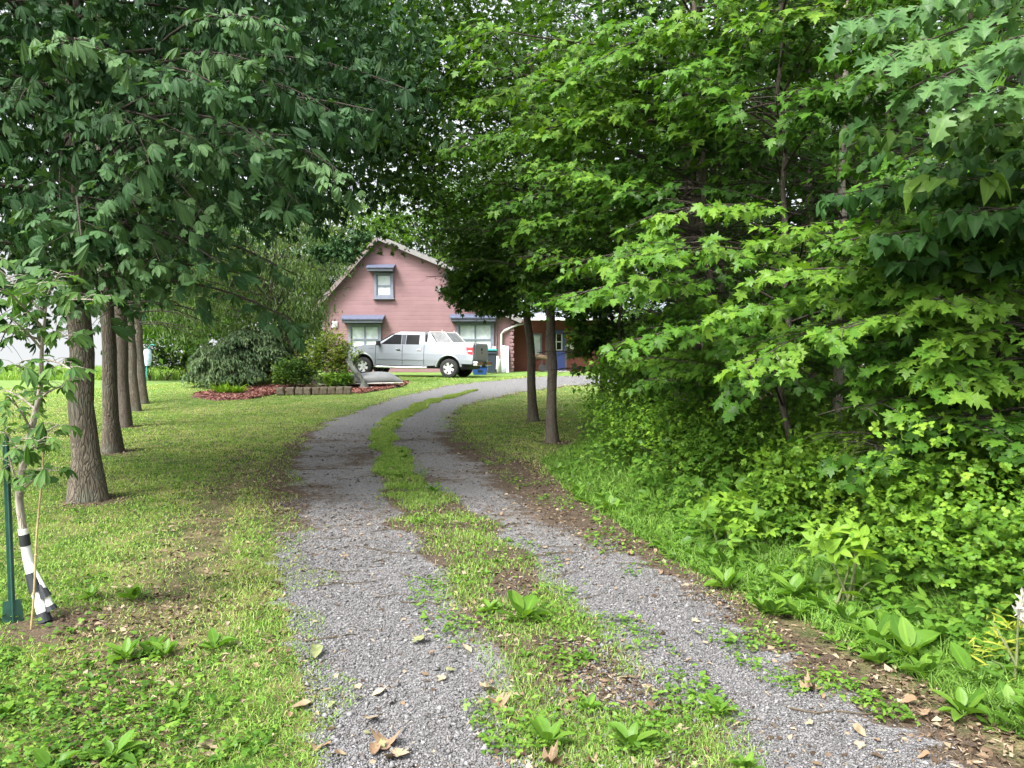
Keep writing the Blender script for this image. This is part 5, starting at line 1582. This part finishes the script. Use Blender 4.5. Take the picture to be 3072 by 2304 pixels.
for s in (1, -1):
    side_panel([(3.42, 1.385), (4.36, 1.385), (4.30, 1.43), (3.80, 1.80), (3.44, 1.80)], s, M['carglass'], 'window')
    side_panel([(2.58, 1.385), (3.20, 1.385), (3.20, 1.80), (2.60, 1.80)], s, M['carglass'], 'window')
    side_panel([(3.22, 1.385), (3.40, 1.385), (3.42, 1.80), (3.22, 1.80)], s, M['pillar'], 'pillar_trim')
m = MB(); m.prism([(4.60, .78, 1.40), (4.60, -.78, 1.40), (3.86, -.66, 1.82), (3.86, .66, 1.82)], (.03, 0, .03)); m.build('windshield', M['carglass'], truck)
m = MB(); m.prism([(2.325, .7, 1.42), (2.325, -.7, 1.42), (2.36, -.62, 1.80), (2.36, .62, 1.80)], (-.02, 0, 0)); m.build('rear_window', M['carglass'], truck)
yb = lambda z: ybulge(z, 3)
for s in (1, -1):
    for x in (2.33, 3.33, 4.60):
        m = MB()
        for z0_, z1_ in ((.52, .75), (.75, .9), (.9, 1.0), (1.0, 1.15), (1.15, 1.28), (1.28, 1.36)):
            m.prism([(x - .011, s * (yb(z0_) + .003), z0_), (x + .011, s * (yb(z0_) + .003), z0_), (x + .011, s * (yb(z1_) + .003), z1_), (x - .011, s * (yb(z1_) + .003), z1_)], (0, -s * .02, 0))
        m.build('door_seam', M['black'], truck)
    m = MB(); m.prism([(2.36, s * (yb(.74) + .012), .72), (4.58, s * (yb(.74) + .012), .72), (4.58, s * (yb(.74) + .012), .75), (2.36, s * (yb(.74) + .012), .75)], (0, -s * .03, 0)); m.build('side_molding', M['paint2'], truck)
    for x in (2.55, 3.52):
        m = MB(); m.box((x, s * (yb(1.15) + .018), 1.155), (.2, .03, .045)).box((x, s * (yb(1.15) + .004), 1.15), (.17, .012, .10)); m.build('door_handle', M['chrome'], truck, bevel=.01)
    m = MB(); m.box((4.42, s * 1.06, 1.42), (.13, .22, .20)).box((4.42, s * .94, 1.36), (.08, .16, .05)); m.build('mirror', M['black'], truck, bevel=.03)
    m = MB(); m.tube([(2.2, s * .93, .42), (2.35, s * 1.0, .40), (4.5, s * 1.0, .40), (4.65, s * .93, .42)], .045, 8); m.build('running_board', M['chrome'], truck)
    for wxp in (1.2, 5.2):
        a = arc(wxp, WZ, RA + .07, 172, 6, 16); b = arc(wxp, WZ, RA - .005, 172, 6, 16)
        m = MB(); bm_ = m.bm; yo = s * (yb(.8) + .028)
        if wxp > 5: yo = s * (yb(.8) + .02)
        rows = []
        for (ax, az_), (bx, bz) in zip(a, b):
            sh = (.18 * max(0, (ax - 5.3) / .5) ** 2) * s
            rows.append([bm_.verts.new((ax, yo - s * .035 - sh, az_)), bm_.verts.new(((ax + bx) / 2, yo - sh, (az_ + bz) / 2)), bm_.verts.new((bx, yo - s * .006 - sh, bz)), bm_.verts.new((bx, yo - s * .2 - sh, bz))])
        for r0_, r1_ in zip(rows, rows[1:]):
            for q in range(3): bm_.faces.new((r0_[q], r1_[q], r1_[q + 1], r0_[q + 1]))
        m.build('wheel_flare', M['paint2'], truck, smooth=True)
    m = MB(); m.prism([(4.68, s * (yb(1.2) - .006), 1.185), (4.98, s * (yb(1.2) - .012), 1.175), (4.98, s * (yb(1.2) - .012), 1.195), (4.68, s * (yb(1.2) - .006), 1.215)], (0, s * .012, 0)); m.build('fender_vent', M['trim'], truck)
    # lamps
    m = MB(); m.prism([(.115, s * .92, .98), (.34, s * .92, 1.02), (.42, s * .92, 1.20), (.42, s * .90, 1.33), (.115, s * .90, 1.33)], (0, s * .055, 0)); l = m.build('taillight', M['red_lens'], truck, bevel=.012)
    m = MB(); m.box((.25, s * .972, 1.145), (.2, .016, .05)); m.build('reverse_lens', M['white'], l)
    m = MB(); m.box((5.90, s * .68, 1.06), (.16, .28, .18)); m.build('headlight', M['amber'], truck, bevel=.03)
# tailgate, bumpers, bed cover
m = MB(); m.prism([(.11, -.78, .76), (.11, .78, .76), (.10, .76, 1.43), (.10, -.76, 1.43)], (-.03, 0, 0)); tg = m.build('tailgate', M['paint'], truck, bevel=.012)
m = MB(); m.box((.065, 0, 1.22), (.02, .2, .10)); m.build('tailgate_handle', M['black'], tg, bevel=.01)
m = MB(); m.lathe([(.0, 0), (.06, .0), (.06, .012), (.0, .014)], (.06, 0, 1.08), 16, 'X', caps=False); m.build('emblem', M['chrome'], tg)
m = MB(); m.box((.02, 0, .62), (.20, 1.86, .17)).box((.0, 0, .69), (.16, .6, .03)); bp = m.build('rear_bumper', M['chrome'], truck, bevel=.03)
m = MB(); m.box((-.085, 0, .62), (.012, .34, .14)); m.build('license_plate', M['black'], bp)
m = MB(); m.box((-.06, 0, .50), (.2, .09, .08)); m.build('hitch', M['black'], bp)
m = MB(); m.box((5.98, 0, .62), (.2, 1.62, .2)); m.build('front_bumper', M['chrome'], truck, bevel=.05)
m = MB(); m.box((6.03, 0, .98), (.06, 1.0, .28)); m.build('grille', M['black'], truck, bevel=.02)
m = MB(); m.box((1.22, 0, 1.462), (2.16, 1.76, .03)); m.build('bed_cover', M['black'], truck, bevel=.01)
for s in (1, -1):
    m = MB(); m.box((1.22, s * .90, 1.475), (2.2, .05, .045)); m.build('bed_rail', M['white'], truck, bevel=.012)
# folded panel behind the cab: two bright side plates and a slanted window
rk = empty('bed_rack', (0, 0, 0), None, None); rk.parent = truck
for s in (1, -1):
    m = MB(); m.prism([(2.24, s * .80, 1.49), (1.84, s * .80, 1.49), (2.16, s * .70, 1.90), (2.24, s * .70, 1.90)], (0, -s * .02, 0)); m.build('side_plate', M['white'], rk)
    m = MB(); m.tube([(1.10, s * .80, 1.49), (1.50, s * .70, 1.93)], .025, 8); m.build('brace', M['white'], rk)
    m = MB(); m.tube([(2.2, s * .70, 1.93), (1.5, s * .70, 1.93)], .015, 6); m.build('side_bar', M['white'], rk)
    m = MB(); m.prism([(1.80, s * .79, 1.50), (1.14, s * .79, 1.50), (1.50, s * .70, 1.89), (2.08, s * .70, 1.89)], (0, -s * .012, 0)); m.build('side_glass', M['rack_glass'], rk)
    m = MB(); m.lathe([(.015, 0), (.015, .09)], (1.62, s * .70, 1.94), 8); m.build('post_cap', M['white'], rk)
m = MB(); m.prism([(1.12, .76, 1.50), (1.12, -.76, 1.50), (1.50, -.68, 1.91), (1.50, .68, 1.91)], (.015, 0, 0)); m.build('rear_glass', M['rack_glass'], rk)


def wheel(x, s):
    we = empty('wheel', (x, s * .80, WZ), None, None); we.parent = truck; we.location = (x, s * .83, WZ)
    m = MB(); m.lathe([(.245, -.12), (.37, -.13), (.40, -.10), (.405, -.04), (.405, .04), (.40, .10), (.37, .13), (.245, .12)], n=36, axis='Y', caps=False)
    m.build('tyre', M['rubber'], we, smooth=True)
    m = MB(); m.lathe([(.255, s * .115), (.245, s * .12), (.225, s * .06), (.21, s * -.10)], n=36, axis='Y', caps=False)
    for k in range(6):
        a = k * math.pi / 3 + .3
        pts = []
        for rr, hw in ((.04, .045), (.235, .058)):
            pts.append((rr, hw))
        def P(r_, t_, yy): return (r_ * math.cos(a) - t_ * math.sin(a), yy, r_ * math.sin(a) + t_ * math.cos(a))
        m.prism([P(.04, -.045, s * .07), P(.235, -.062, s * .10), P(.235, .062, s * .10), P(.04, .045, s * .07)], (0, s * .03, 0))
    m.lathe([(.0, s * .07), (.07, s * .07), (.065, s * .115), (0, s * .12)], n=20, axis='Y', caps=False)
    m.build('rim', M['alloy'], we)
    m = MB(); m.lathe([(0, s * .02), (.225, s * .02)], n=24, axis='Y', caps=False); m.build('brake_disc', M['black'], we)


for x in (1.2, 5.2):
    for s in (1, -1): wheel(x, s)

# ------------------------------------------------------------------ boat, driftwood, bins and the rest by the house
bp_ = gp(372, 386.5); bp_[1] -= .4
boat = empty('overturned_boat', (bp_[0], bp_[1], float(gh(bp_[0], bp_[1]))), 'grey overturned dinghy hull on short legs in front of the truck', 'boat', rz=R(3))
m = MB(); bm_ = m.bm; rings = []
for i in range(19):
    t = i / 18; x = -1.75 + 2.95 * t
    wd = .46 * min(1, (math.sin(math.pi * min(1, (1 - t) * 1.6 + .02) / 2)) ** .6) * min(1, .35 + t * 4)
    hh = .30 + .12 * math.sin(math.pi * min(1, max(0, (t - .35) / .65))) if t < .8 else (.30 + .12 * math.sin(math.pi * (t - .35) / .65)) * (1 - ((t - .8) / .2) ** 2 * .9)
    z0 = .12 + .06 * t
    rings.append([bm_.verts.new((x, wd * math.cos(a), z0 + hh * max(0, math.sin(a)) ** .7)) for a in np.linspace(0, math.pi, 13)])
for a, b in zip(rings, rings[1:]):
    for k in range(12): bm_.faces.new((a[k], a[k + 1], b[k + 1], b[k]))
    bm_.faces.new((a[0], b[0], b[-1], a[-1]))
bm_.faces.new(rings[0]); bm_.faces.new(rings[-1][::-1])
hull = m.build('hull', M['hull'], boat, smooth=True)
m = MB(); m.tube([(-1.75, -.47, .14), (0, -.48, .17), (.9, -.36, .18), (1.2, -.1, .18)], .02, 6); m.build('gunwale', M['tank'], boat)
for x in (-.9, .15, .95):
    for s in (1, -1):
        m = MB(); m.tube([(x, s * .25, .16), (x + .05, s * .3, -.01)], .015, 6); m.build('leg', M['black'], boat)

pb, pt = gp(365, 389), at(349.5, 351, 27.5)
pb[1] -= .2
post = empty('driftwood_post', pb, 'twisted grey driftwood post leaning in the mulch by the truck', 'post')
fo = Foliage()
a = pb; b = pb + np.array([pt[0] - pb[0], .1, 1.32])
t = np.linspace(0, 1, 14)[:, None]; q = a + (b - a) * t + np.stack([.09 * np.sin(t[:, 0] * 7), .05 * np.cos(t[:, 0] * 6), 0 * t[:, 0]], 1)
fo.tube(q, np.interp(t[:, 0], [0, .12, .3, .55, .8, 1], [.19, .12, .08, .085, .10, .05]), None, 10)
fo.tv[-1] += rng.normal(0, .016, fo.tv[-1].shape)
fo.build_wood('stem', M['drift'], post, False)
fo = Foliage(); fo.tube(q[7:9].mean(0) + np.array([[0, 0, 0], [.10, -.02, -.1], [.16, 0, -.32]]), .05, .02, 8); fo.build_wood('stub', M['drift'], post, False)

bx, bd = at(492, 376, 37.2)[0], 37.2
zb = float(gh(bx, bd))
bin_ = empty('trash_bin', (bx, bd, zb), 'dark wheeled trash bin with teal lid behind the truck tailgate', 'bin'); bin_.scale = (.78, .8, .88)
m = MB(); bm_ = m.bm
B_ = [bm_.verts.new(p) for p in ((-.22, -.25, .04), (.22, -.25, .04), (.22, .25, .04), (-.22, .25, .04))]; T_ = [bm_.verts.new(p) for p in ((-.30, -.33, 1.25), (.30, -.33, 1.25), (.30, .33, 1.25), (-.30, .33, 1.25))]
for i in range(4): bm_.faces.new((B_[i], B_[(i + 1) % 4], T_[(i + 1) % 4], T_[i]))
bm_.faces.new(T_); bm_.faces.new(B_[::-1]); m.build('body', M['dark_bin'], bin_, bevel=.03)
m = MB(); m.box((0, -.01, 1.29), (.66, .74, .08)).box((0, 0, 1.345), (.5, .55, .04)); m.build('lid', M['teal'], bin_, bevel=.025)
m = MB(); m.box((0, -.345, 1.12), (.56, .05, .07)); m.build('rim', M['dark_bin'], bin_, bevel=.012)
for s in (1, -1):
    m = MB(); m.lathe([(.0, -.03), (.12, -.03), (.12, .03), (0, .03)], (s * .26, .22, .12), 18, 'X', caps=False); m.build('wheel', M['rubber'], bin_)
m = MB(); m.tube([(-.2, .36, 1.2), (-.2, .42, 1.22), (.2, .42, 1.22), (.2, .36, 1.2)], .018, 6); m.build('handle', M['dark_bin'], bin_)

x_, y_ = at(480, 376, 36.0)[0], 36.0
rb = empty('recycling_bin', (x_, y_, float(gh(x_, y_))), 'blue open recycling tub on the ground behind the truck', 'tub')
m = MB(); bm_ = m.bm
B_ = [bm_.verts.new(p) for p in ((-.30, -.18, .0), (.30, -.18, .0), (.30, .18, .0), (-.30, .18, .0))]; T_ = [bm_.verts.new(p) for p in ((-.37, -.24, .40), (.37, -.24, .40), (.37, .24, .40), (-.37, .24, .40))]
I_ = [bm_.verts.new(p) for p in ((-.34, -.21, .40), (.34, -.21, .40), (.34, .21, .40), (-.34, .21, .40))]; J_ = [bm_.verts.new(p) for p in ((-.28, -.16, .04), (.28, -.16, .04), (.28, .16, .04), (-.28, .16, .04))]
for a, b in ((B_, T_), (T_, I_), (I_, J_)):
    for i in range(4): bm_.faces.new((a[i], a[(i + 1) % 4], b[(i + 1) % 4], b[i]))
bm_.faces.new(J_); bm_.faces.new(B_[::-1]); m.build('body', M['blue_bin'], rb, bevel=.01)
m = MB(); m.box((0, -.25, .385), (.80, .03, .05)).box((0, .25, .385), (.80, .03, .05)).box((-.385, 0, .385), (.03, .47, .05)).box((.385, 0, .385), (.03, .47, .05)); m.build('rim', M['blue_bin'], rb, bevel=.008)
m = MB(); m.box((0, -.232, .2), (.2, .03, .1), Matrix.Rotation(.3, 3, 'X')); m.build('label_plate', M['dark_bin'], rb)

x_, y_ = at(498, 374, 38.2)[0], 38.2; z_ = float(gh(x_, y_))
tk = empty('propane_tank', (x_, y_, z_), 'white upright propane cylinder against the red wall beside the bin', 'gas tank')
m = MB(); m.lathe([(.13, 0), (.155, .03), (.155, .55), (.14, .64), (.08, .70), (.05, .71)], n=20); m.build('cylinder', M['tank'], tk, smooth=True)
m = MB(); m.lathe([(.09, .70), (.10, .84), (.085, .84), (.075, .72)], n=16, caps=False); m.build('collar', M['tank'], tk)
m = MB(); m.lathe([(.02, .70), (.02, .80), (.035, .80), (.035, .83)], n=8); m.build('valve', M['chrome'], tk)
for k, (u_, ln_, lb) in enumerate(((503.3, 1.38, 'pale weathered plank leaning upright on the red wall, beside the downspout'), (507.2, 1.36, 'second pale plank leaning on the red wall, touching the log ends'))):
    x_ = at(u_, 374, 38.55)[0]; z_ = float(gh(x_, 38.55))
    m = MB(); m.box((0, 0, ln_ / 2), (.17, .035, ln_)).box((0, -.022, ln_ * .7), (.10, .012, .16)); o = m.build('plank', M['board'], bevel=.006)
    o.location = (x_, 38.55, z_); o.rotation_euler = (-.20, .01 * (1 - 2 * k), .05); tag(o, lb, 'plank', 'planks leaning on the wall')
x_ = at(494, 344, HY)[0]
mt = empty('electric_meter', (x_, HY - .002, 1.85), 'round white electric meter on the wall above the bin', 'meter')
m = MB(); m.box((0, -.05, -.05), (.22, .10, .34)); m.build('housing', M['tank'], mt, bevel=.015)
m = MB(); m.lathe([(0, -.16), (.09, -.15), (.10, -.10)], (0, 0, .03), 18, 'Y', caps=False); m.build('dial', M['white'], mt)

x_, y_ = at(540, 372, 39.6)[0], 39.6; z_ = float(gh(x_, y_))
cart = empty('log_carrier', (x_, y_, z_), 'low cart carrying a brown log in front of the shaded red porch wall', 'cart')
m = MB(); m.tube([(-.55, -.05, .78), (-.2, 0, .80), (.2, 0, .74), (.6, .05, .62)], [.11, .13, .13, .12], 12); m.build('log', M['wicker'], cart)
m = MB(); m.lathe([(.0, -.06), (.19, -.06), (.2, 0), (.19, .06), (0, .06)], (.1, -.2, .2), 20, 'Y', caps=False); m.build('wheel', M['rubber'], cart)
m = MB(); m.tube([(-.35, -.1, .0), (-.3, -.1, .66)], .02, 6).tube([(.1, -.15, .2), (.1, -.05, .62)], .025, 6).tube([(.4, .1, 0), (.4, .1, .6)], .02, 6).tube([(.2, 0, .8), (.3, 0, 1.1)], .02, 6); m.build('frame', M['black'], cart)

# whirligig beyond the lawn
x_, y_ = at(147, 380, 38)[0], 38.; z_ = float(gh(x_, y_))
wg = empty('garden_whirligig', (x_, y_, z_), 'teal pole with a pale blue windsock beyond the far lawn', 'windsock')
m = MB(); m.tube([(-.06, 0, 0), (.0, 0, .95), (.06, 0, 1.75), (.25, 0, 1.98), (.4, 0, 1.93)], .028, 8); m.build('pole', M['teal'], wg)
m = MB(); m.lathe([(.15, 1.72), (.2, 1.5), (.19, 1.2), (.12, .92)], (.06, -.02, 0), 14, caps=False); m.build('sock', M['fabric'], wg)

# ------------------------------------------------------------------ young tree with guard, post and cane
yb_ = gp(45, 622)
yt = empty('young_tree', yb_, 'staked young buckeye with white trunk guard beside the green post', 'tree')
fo = Foliage()
P_ = [yb_ + np.array([0, 0, 0]), at(31, 572, 4.57), at(24, 535, 4.56), at(19, 494, 4.55), at(24, 462, 4.54), at(31, 430, 4.53), at(40, 390, 4.53), at(42, 345, 4.52), at(47, 300, 4.5)]
from numpy import array as A_
tt = np.linspace(0, len(P_) - 1, 34); q = catmull(np.array(P_), tt)
fo.tube(q, np.interp(tt, [0, 2, 3, 5, 8], [.021, .020, .022, .018, .006]), None, 12)
fo.tv[-1] += rng.normal(0, .0012, fo.tv[-1].shape)
lf = Foliage()
sprays = [((19, 494), (8, 455), 4.5), ((20, 492), (52, 470), 4.35), ((24, 462), (3, 430), 4.4), ((27, 450), (58, 425), 4.4), ((31, 430), (12, 400), 4.3), ((38, 400), (66, 385), 4.45), ((40, 385), (15, 365), 4.3),
          ((42, 350), (10, 318), 4.3), ((42, 345), (75, 335), 4.4), ((45, 310), (30, 285), 4.2), ((46, 305), (95, 300), 4.4), ((46, 300), (60, 272), 4.4), ((44, 330), (5, 290), 4.1), ((42, 360), (72, 370), 4.2), ((36, 410), (5, 390), 4.6), ((24, 462), (40, 440), 4.2), ((42, 340), (-20, 330), 4.3), ((45, 315), (-10, 262), 4.4)]
for (s0, s1, d1) in sprays:
    p0, p1 = at(*s0, 4.53), at(*s1, d1)
    fo.tube(bez(p0, (p0 + p1) / 2 + np.array([0, 0, .03]), p1, np.linspace(0, 1, 6)), .008, .003, 6)
    k = 12
    ctr = bez(p0, (p0 + p1) / 2 + np.array([0, 0, .03]), p1, np.linspace(.3, 1, k))
    az = np.arange(k) * 2.4 + rng.uniform(0, 6); hd = np.stack([np.cos(az), np.sin(az), rng.uniform(-.1, .5, k)], 1); hd = norm(hd)
    pp_ = ctr + hd * .09
    for a, b in zip(ctr, pp_): fo.tube(np.array([a, (a + b) / 2 + [0, 0, .01], b]), .002, .0014, 4)
    nn = norm(UP + rng.normal(0, .25, (k, 3)) + np.array([0, -.3, 0])); nn = norm(nn - hd * (nn * hd).sum(1, keepdims=True))
    lf.leaves(['palm1', 'palm1', 'palm2'], pp_, hd, nn, rng.uniform(.055, .09, k), rng.uniform(.45, 1, k))
lf.build('crown', M['buckeye_young'], yt)
fo.build_wood('trunk', M['bark_pale'], yt)
a = q; ci = lambda t: catmull(np.array(P_), np.array([t]))[0]
def sleeve(t0, t1, r0_, r1_, nm, mt, n=8):
    m = MB(); pts = [Vector(ci(t) - np.array(yt.location)) for t in np.linspace(t0, t1, n)]
    m.tube(pts, list(np.linspace(r0_, r1_, n)), 16); return m.build(nm, M[mt], yt, smooth=False)
sleeve(.05, 2.15, .030, .026, 'trunk_guard', 'guard', 10)
sleeve(1.72, 2.02, .0295, .0285, 'upper_band', 'tape')
sleeve(.62, .98, .037, .032, 'lower_band', 'tape')
sleeve(.0, .25, .042, .036, 'foot_band', 'tape')
# strap pulled taut to the side
lo = np.array(yt.location)
m = MB(); s0 = Vector(ci(1.25) - lo + np.array([.03, -.02, 0])); s1 = Vector(at(52, 615, 4.55) - lo + np.array([0, 0, .03]))
m.tube([s0, (s0 + s1) / 2 + Vector((.01, 0, 0)), s1], [.006, .012, .022], 8); m.build('side_sleeve', M['guard'], yt)
m = MB(); e0 = s0.lerp(s1, .45); e1 = s0.lerp(s1, .72); m.tube([e0, e0.lerp(e1, .5), e1], [.014, .024, .032], 8); m.build('side_wrap', M['tape'], yt)
m = MB(); m.tube([s0.lerp(s1, .9), s1], [.026, .034], 8); m.build('side_foot', M['tape'], yt)

pb_ = gp(12.5, 622); ptp = at(5.5, 436, 4.62)
tp_ = empty('fence_post', pb_, 'dark green steel T-post driven in beside the young tree', 'post')
axis = Vector(ptp - pb_); Lp = axis.length
rot = axis.to_track_quat('Z', 'Y').to_matrix()
def seg(c, d): 
    return (rot @ Vector(c), d)
m = MB()
for c, d in (((0, 0, Lp / 2), (.036, .005, Lp)), ((0, .016, Lp / 2), (.005, .028, Lp))):
    m.box(rot @ Vector(c), d, rot)
m.build('rail', M['tpost'], tp_)
m = MB()
for k in range(20): m.box(rot @ Vector((0, -.005, .12 + k * .055)), (.012, .006, .012), rot)
m.build('stud', M['tpost'], tp_)
m = MB(); m.prism([rot @ Vector(p) for p in ((-.055, .012, .0), (.055, .012, .0), (.045, .012, .13), (-.045, .012, .13))], (0, .004, 0)); m.build('anchor_plate', M['tpost'], tp_)
b0, b1 = gp(31, 629), at(43, 452, 4.45)
m = MB(); q_ = [Vector(b0 + (b1 - b0) * t_ - b0 + np.array([.004 * math.sin(t_ * 9), 0, 0])) for t_ in np.linspace(0, 1, 12)]
m.tube(q_, list(np.linspace(.0065, .0052, 12)), 8)
for t_ in (.2, .42, .63, .84):
    c = Vector((b1 - b0) * t_); m.tube([c - Vector((0, 0, .006)), c, c + Vector((0, 0, .006))], [.006, .0082, .006], 8)
o = m.build('bamboo_cane', M['bamboo']); o.location = b0; tag(o, 'thin yellow bamboo cane stuck in the lawn in front of the young tree', 'cane')

# ------------------------------------------------------------------ fallen leaves and twigs seen one by one
def dry_leaf(kind, size, curl, mat):
    v, f = T[kind]; v = v[:, :3].copy(); curl = curl * .75
    r_ = random.uniform
    v[:, 2] += curl * (v[:, 0] ** 2 * r_(1.2, 2.5) + (v[:, 1] - .5) ** 2 * r_(.3, 1.2)) + .08 * np.sin(v[:, 1] * 11 + r_(0, 6)) * np.abs(v[:, 0]) * 2 + rng.normal(0, .02, len(v))
    v = v - np.array([0, .5, v[:, 2].min()]); v = v * size
    o = npmesh('dry_leaf', v, f, M[mat], attrs={'tint': np.clip(rng.normal(r_(.3, .8), .15, len(v)), 0, 1)})
    me = o.data; bpy.data.objects.remove(o); return me


DL = [dry_leaf(k, 1, c, mt) for k, c, mt in (('maple1', .5, 'dry'), ('maple2', .9, 'dry_brown'), ('ovate1', .8, 'dry'), ('ovate1', 1.3, 'dry_brown'), ('lance', .6, 'dry'), ('oak1', .8, 'dry_brown'), ('maple3', .7, 'dry_green'), ('ovate1', .6, 'dry_green'), ('plant1', .7, 'dry'))]


def put_leaf(u_, v_, size, label, k=None, group=None, tilt=.25):
    p_ = gp(u_, v_); o = link('dry_leaf', DL[k] if k is not None else random.choice(DL))
    o.location = (p_[0], p_[1], p_[2] + .012); o.scale = (size * .8,) * 3
    o.rotation_euler = (random.uniform(-tilt, tilt), random.uniform(-tilt, tilt), random.uniform(0, 6.3))
    return tag(o, label, 'dry leaf', group)


for (u_, v_, s, k, lb) in ((385, 750, .15, 1, 'crumpled tan leaf, largest of the heap at the near end of the left wheel track'), (398, 757, .12, 0, 'curled tan leaf lying against the crumpled heap'), (374, 756, .11, 3, 'brown curled leaf at the edge of the crumpled heap'), (390, 762, .12, 2, 'pale torn leaf below the crumpled heap'),
                           (491, 693, .13, 0, 'beige maple leaf under the plantain at the strip edge'), (500, 710, .13, 1, 'folded beige leaf beside the maple leaf at the strip edge'), (300, 710, .12, 2, 'tan leaf lying on the grass left of the track'),
                           (373, 722, .11, 0, 'pale maple leaf lying flat on the gravel'), (380, 696, .1, 8, 'greyish leaf on the near gravel'), (418, 645, .12, 6, 'pale green wilted leaf on the gravel'), (466, 652, .11, 8, 'yellowish narrow leaf at the gravel edge'),
                           (315, 658, .15, 7, 'dark green wilted leaf at the grass edge of the left track'), (210, 752, .12, 0, 'tan leaf in the weedy lawn by the drive'), (556, 768, .14, 1, 'brown leaf at the bottom of the strip'), (617, 745, .11, 4, 'narrow tan leaf hanging on a plantain'),
                           (925, 718, .12, 5, 'tan oak leaf on the verge soil'), (908, 705, .1, 3, 'brown leaf beside the oak leaf'), (813, 692, .13, 1, 'pale torn leaf in the right wheel track'), (680, 735, .1, 4, 'brown narrow leaf under a plantain on the right of the strip'),
                           (1000, 712, .12, 3, 'ochre leaf on the bare soil at the verge'), (860, 735, .09, 2, 'pale leaf on the near end of the right track')):
    put_leaf(u_, v_, s, lb, k)
gl = 'fallen leaves scattered over drive and strip'
cnt = 0
while cnt < 130:
    u_, v_ = random.uniform(140, 960), 480 + 285 * random.random() ** .8
    p_ = gp(u_, v_)
    if p_[0] > verge(p_[1]) + .15: continue
    put_leaf(u_, v_, random.uniform(.03, .075), 'small dry fallen leaf lying on the drive or its grassy edges', None, gl); cnt += 1


def twig_obj(u_, v_, L, ang, label, r=.005, group=None):
    p_ = gp(u_, v_); m = MB()
    k = 7; q_ = [Vector(((i_ / (k - 1) - .5) * L, random.gauss(0, .03) * L, .012 + abs(random.gauss(0, .004)))) for i_ in range(k)]
    m.tube(q_, list(np.linspace(r, r * .5, k)), 6)
    m.tube([q_[3], q_[3] + Vector((.12 * L, .10 * L, .01))], [r * .5, r * .3], 5)
    o = m.build('twig', M['twig']); o.location = p_; o.rotation_euler = (0, 0, ang); return tag(o, label, 'twig', group)


for (u_, v_, L, a, lb) in ((420, 605, .26, -.05, 'pale brown twig lying across the left wheel track'), (452, 585, .35, .5, 'dark forked twig at the edge of the middle strip'), (560, 555, .5, .2, 'long dark twig lying across the right wheel track'), (680, 560, .35, .9, 'twig at the edge of the verge mulch'),
                           (740, 575, .3, .4, 'reddish twig on the bare verge'), (790, 650, .5, .1, 'thin brown twig in the right wheel track'), (330, 640, .3, .4, 'grey split twig near the wilted leaf'), (860, 715, .6, -.05, 'thin dark twig half buried in gravel of the right track'), (455, 525, .6, .3, 'dark twig in the shaded middle of the left track'), (330, 470, .9, .15, 'dark stick lying across the left edge of the drive')):
    twig_obj(u_, v_, L, a, lb)
cnt = 0
while cnt < 60:
    u_, v_ = random.uniform(280, 760), random.uniform(425, 600); p_ = gp(u_, v_)
    if drive_at(p_[0:1], p_[1:2])[0][0] < 0: continue
    twig_obj(u_, v_, random.uniform(.12, .4), random.uniform(-.6, .9), 'short dark twig among the litter in the shaded middle of the drive', .004, 'twigs littering the shaded drive'); cnt += 1
p_ = gp(1016, 600)
o = npmesh('seed_fluff', rng.normal(0, 1, (900, 3)) * [.05, .05, .06] + np.array([0, 0, .42]) + np.repeat(rng.normal(0, .02, (300, 3)), 3, 0), np.arange(900).reshape(-1, 3), M['wool'])
o.location = (2.55, 3.75, 0); o.scale = (.4, .4, .8); tag(o, 'white tuft of seed fluff above the yellow leaved weed', 'seed head')
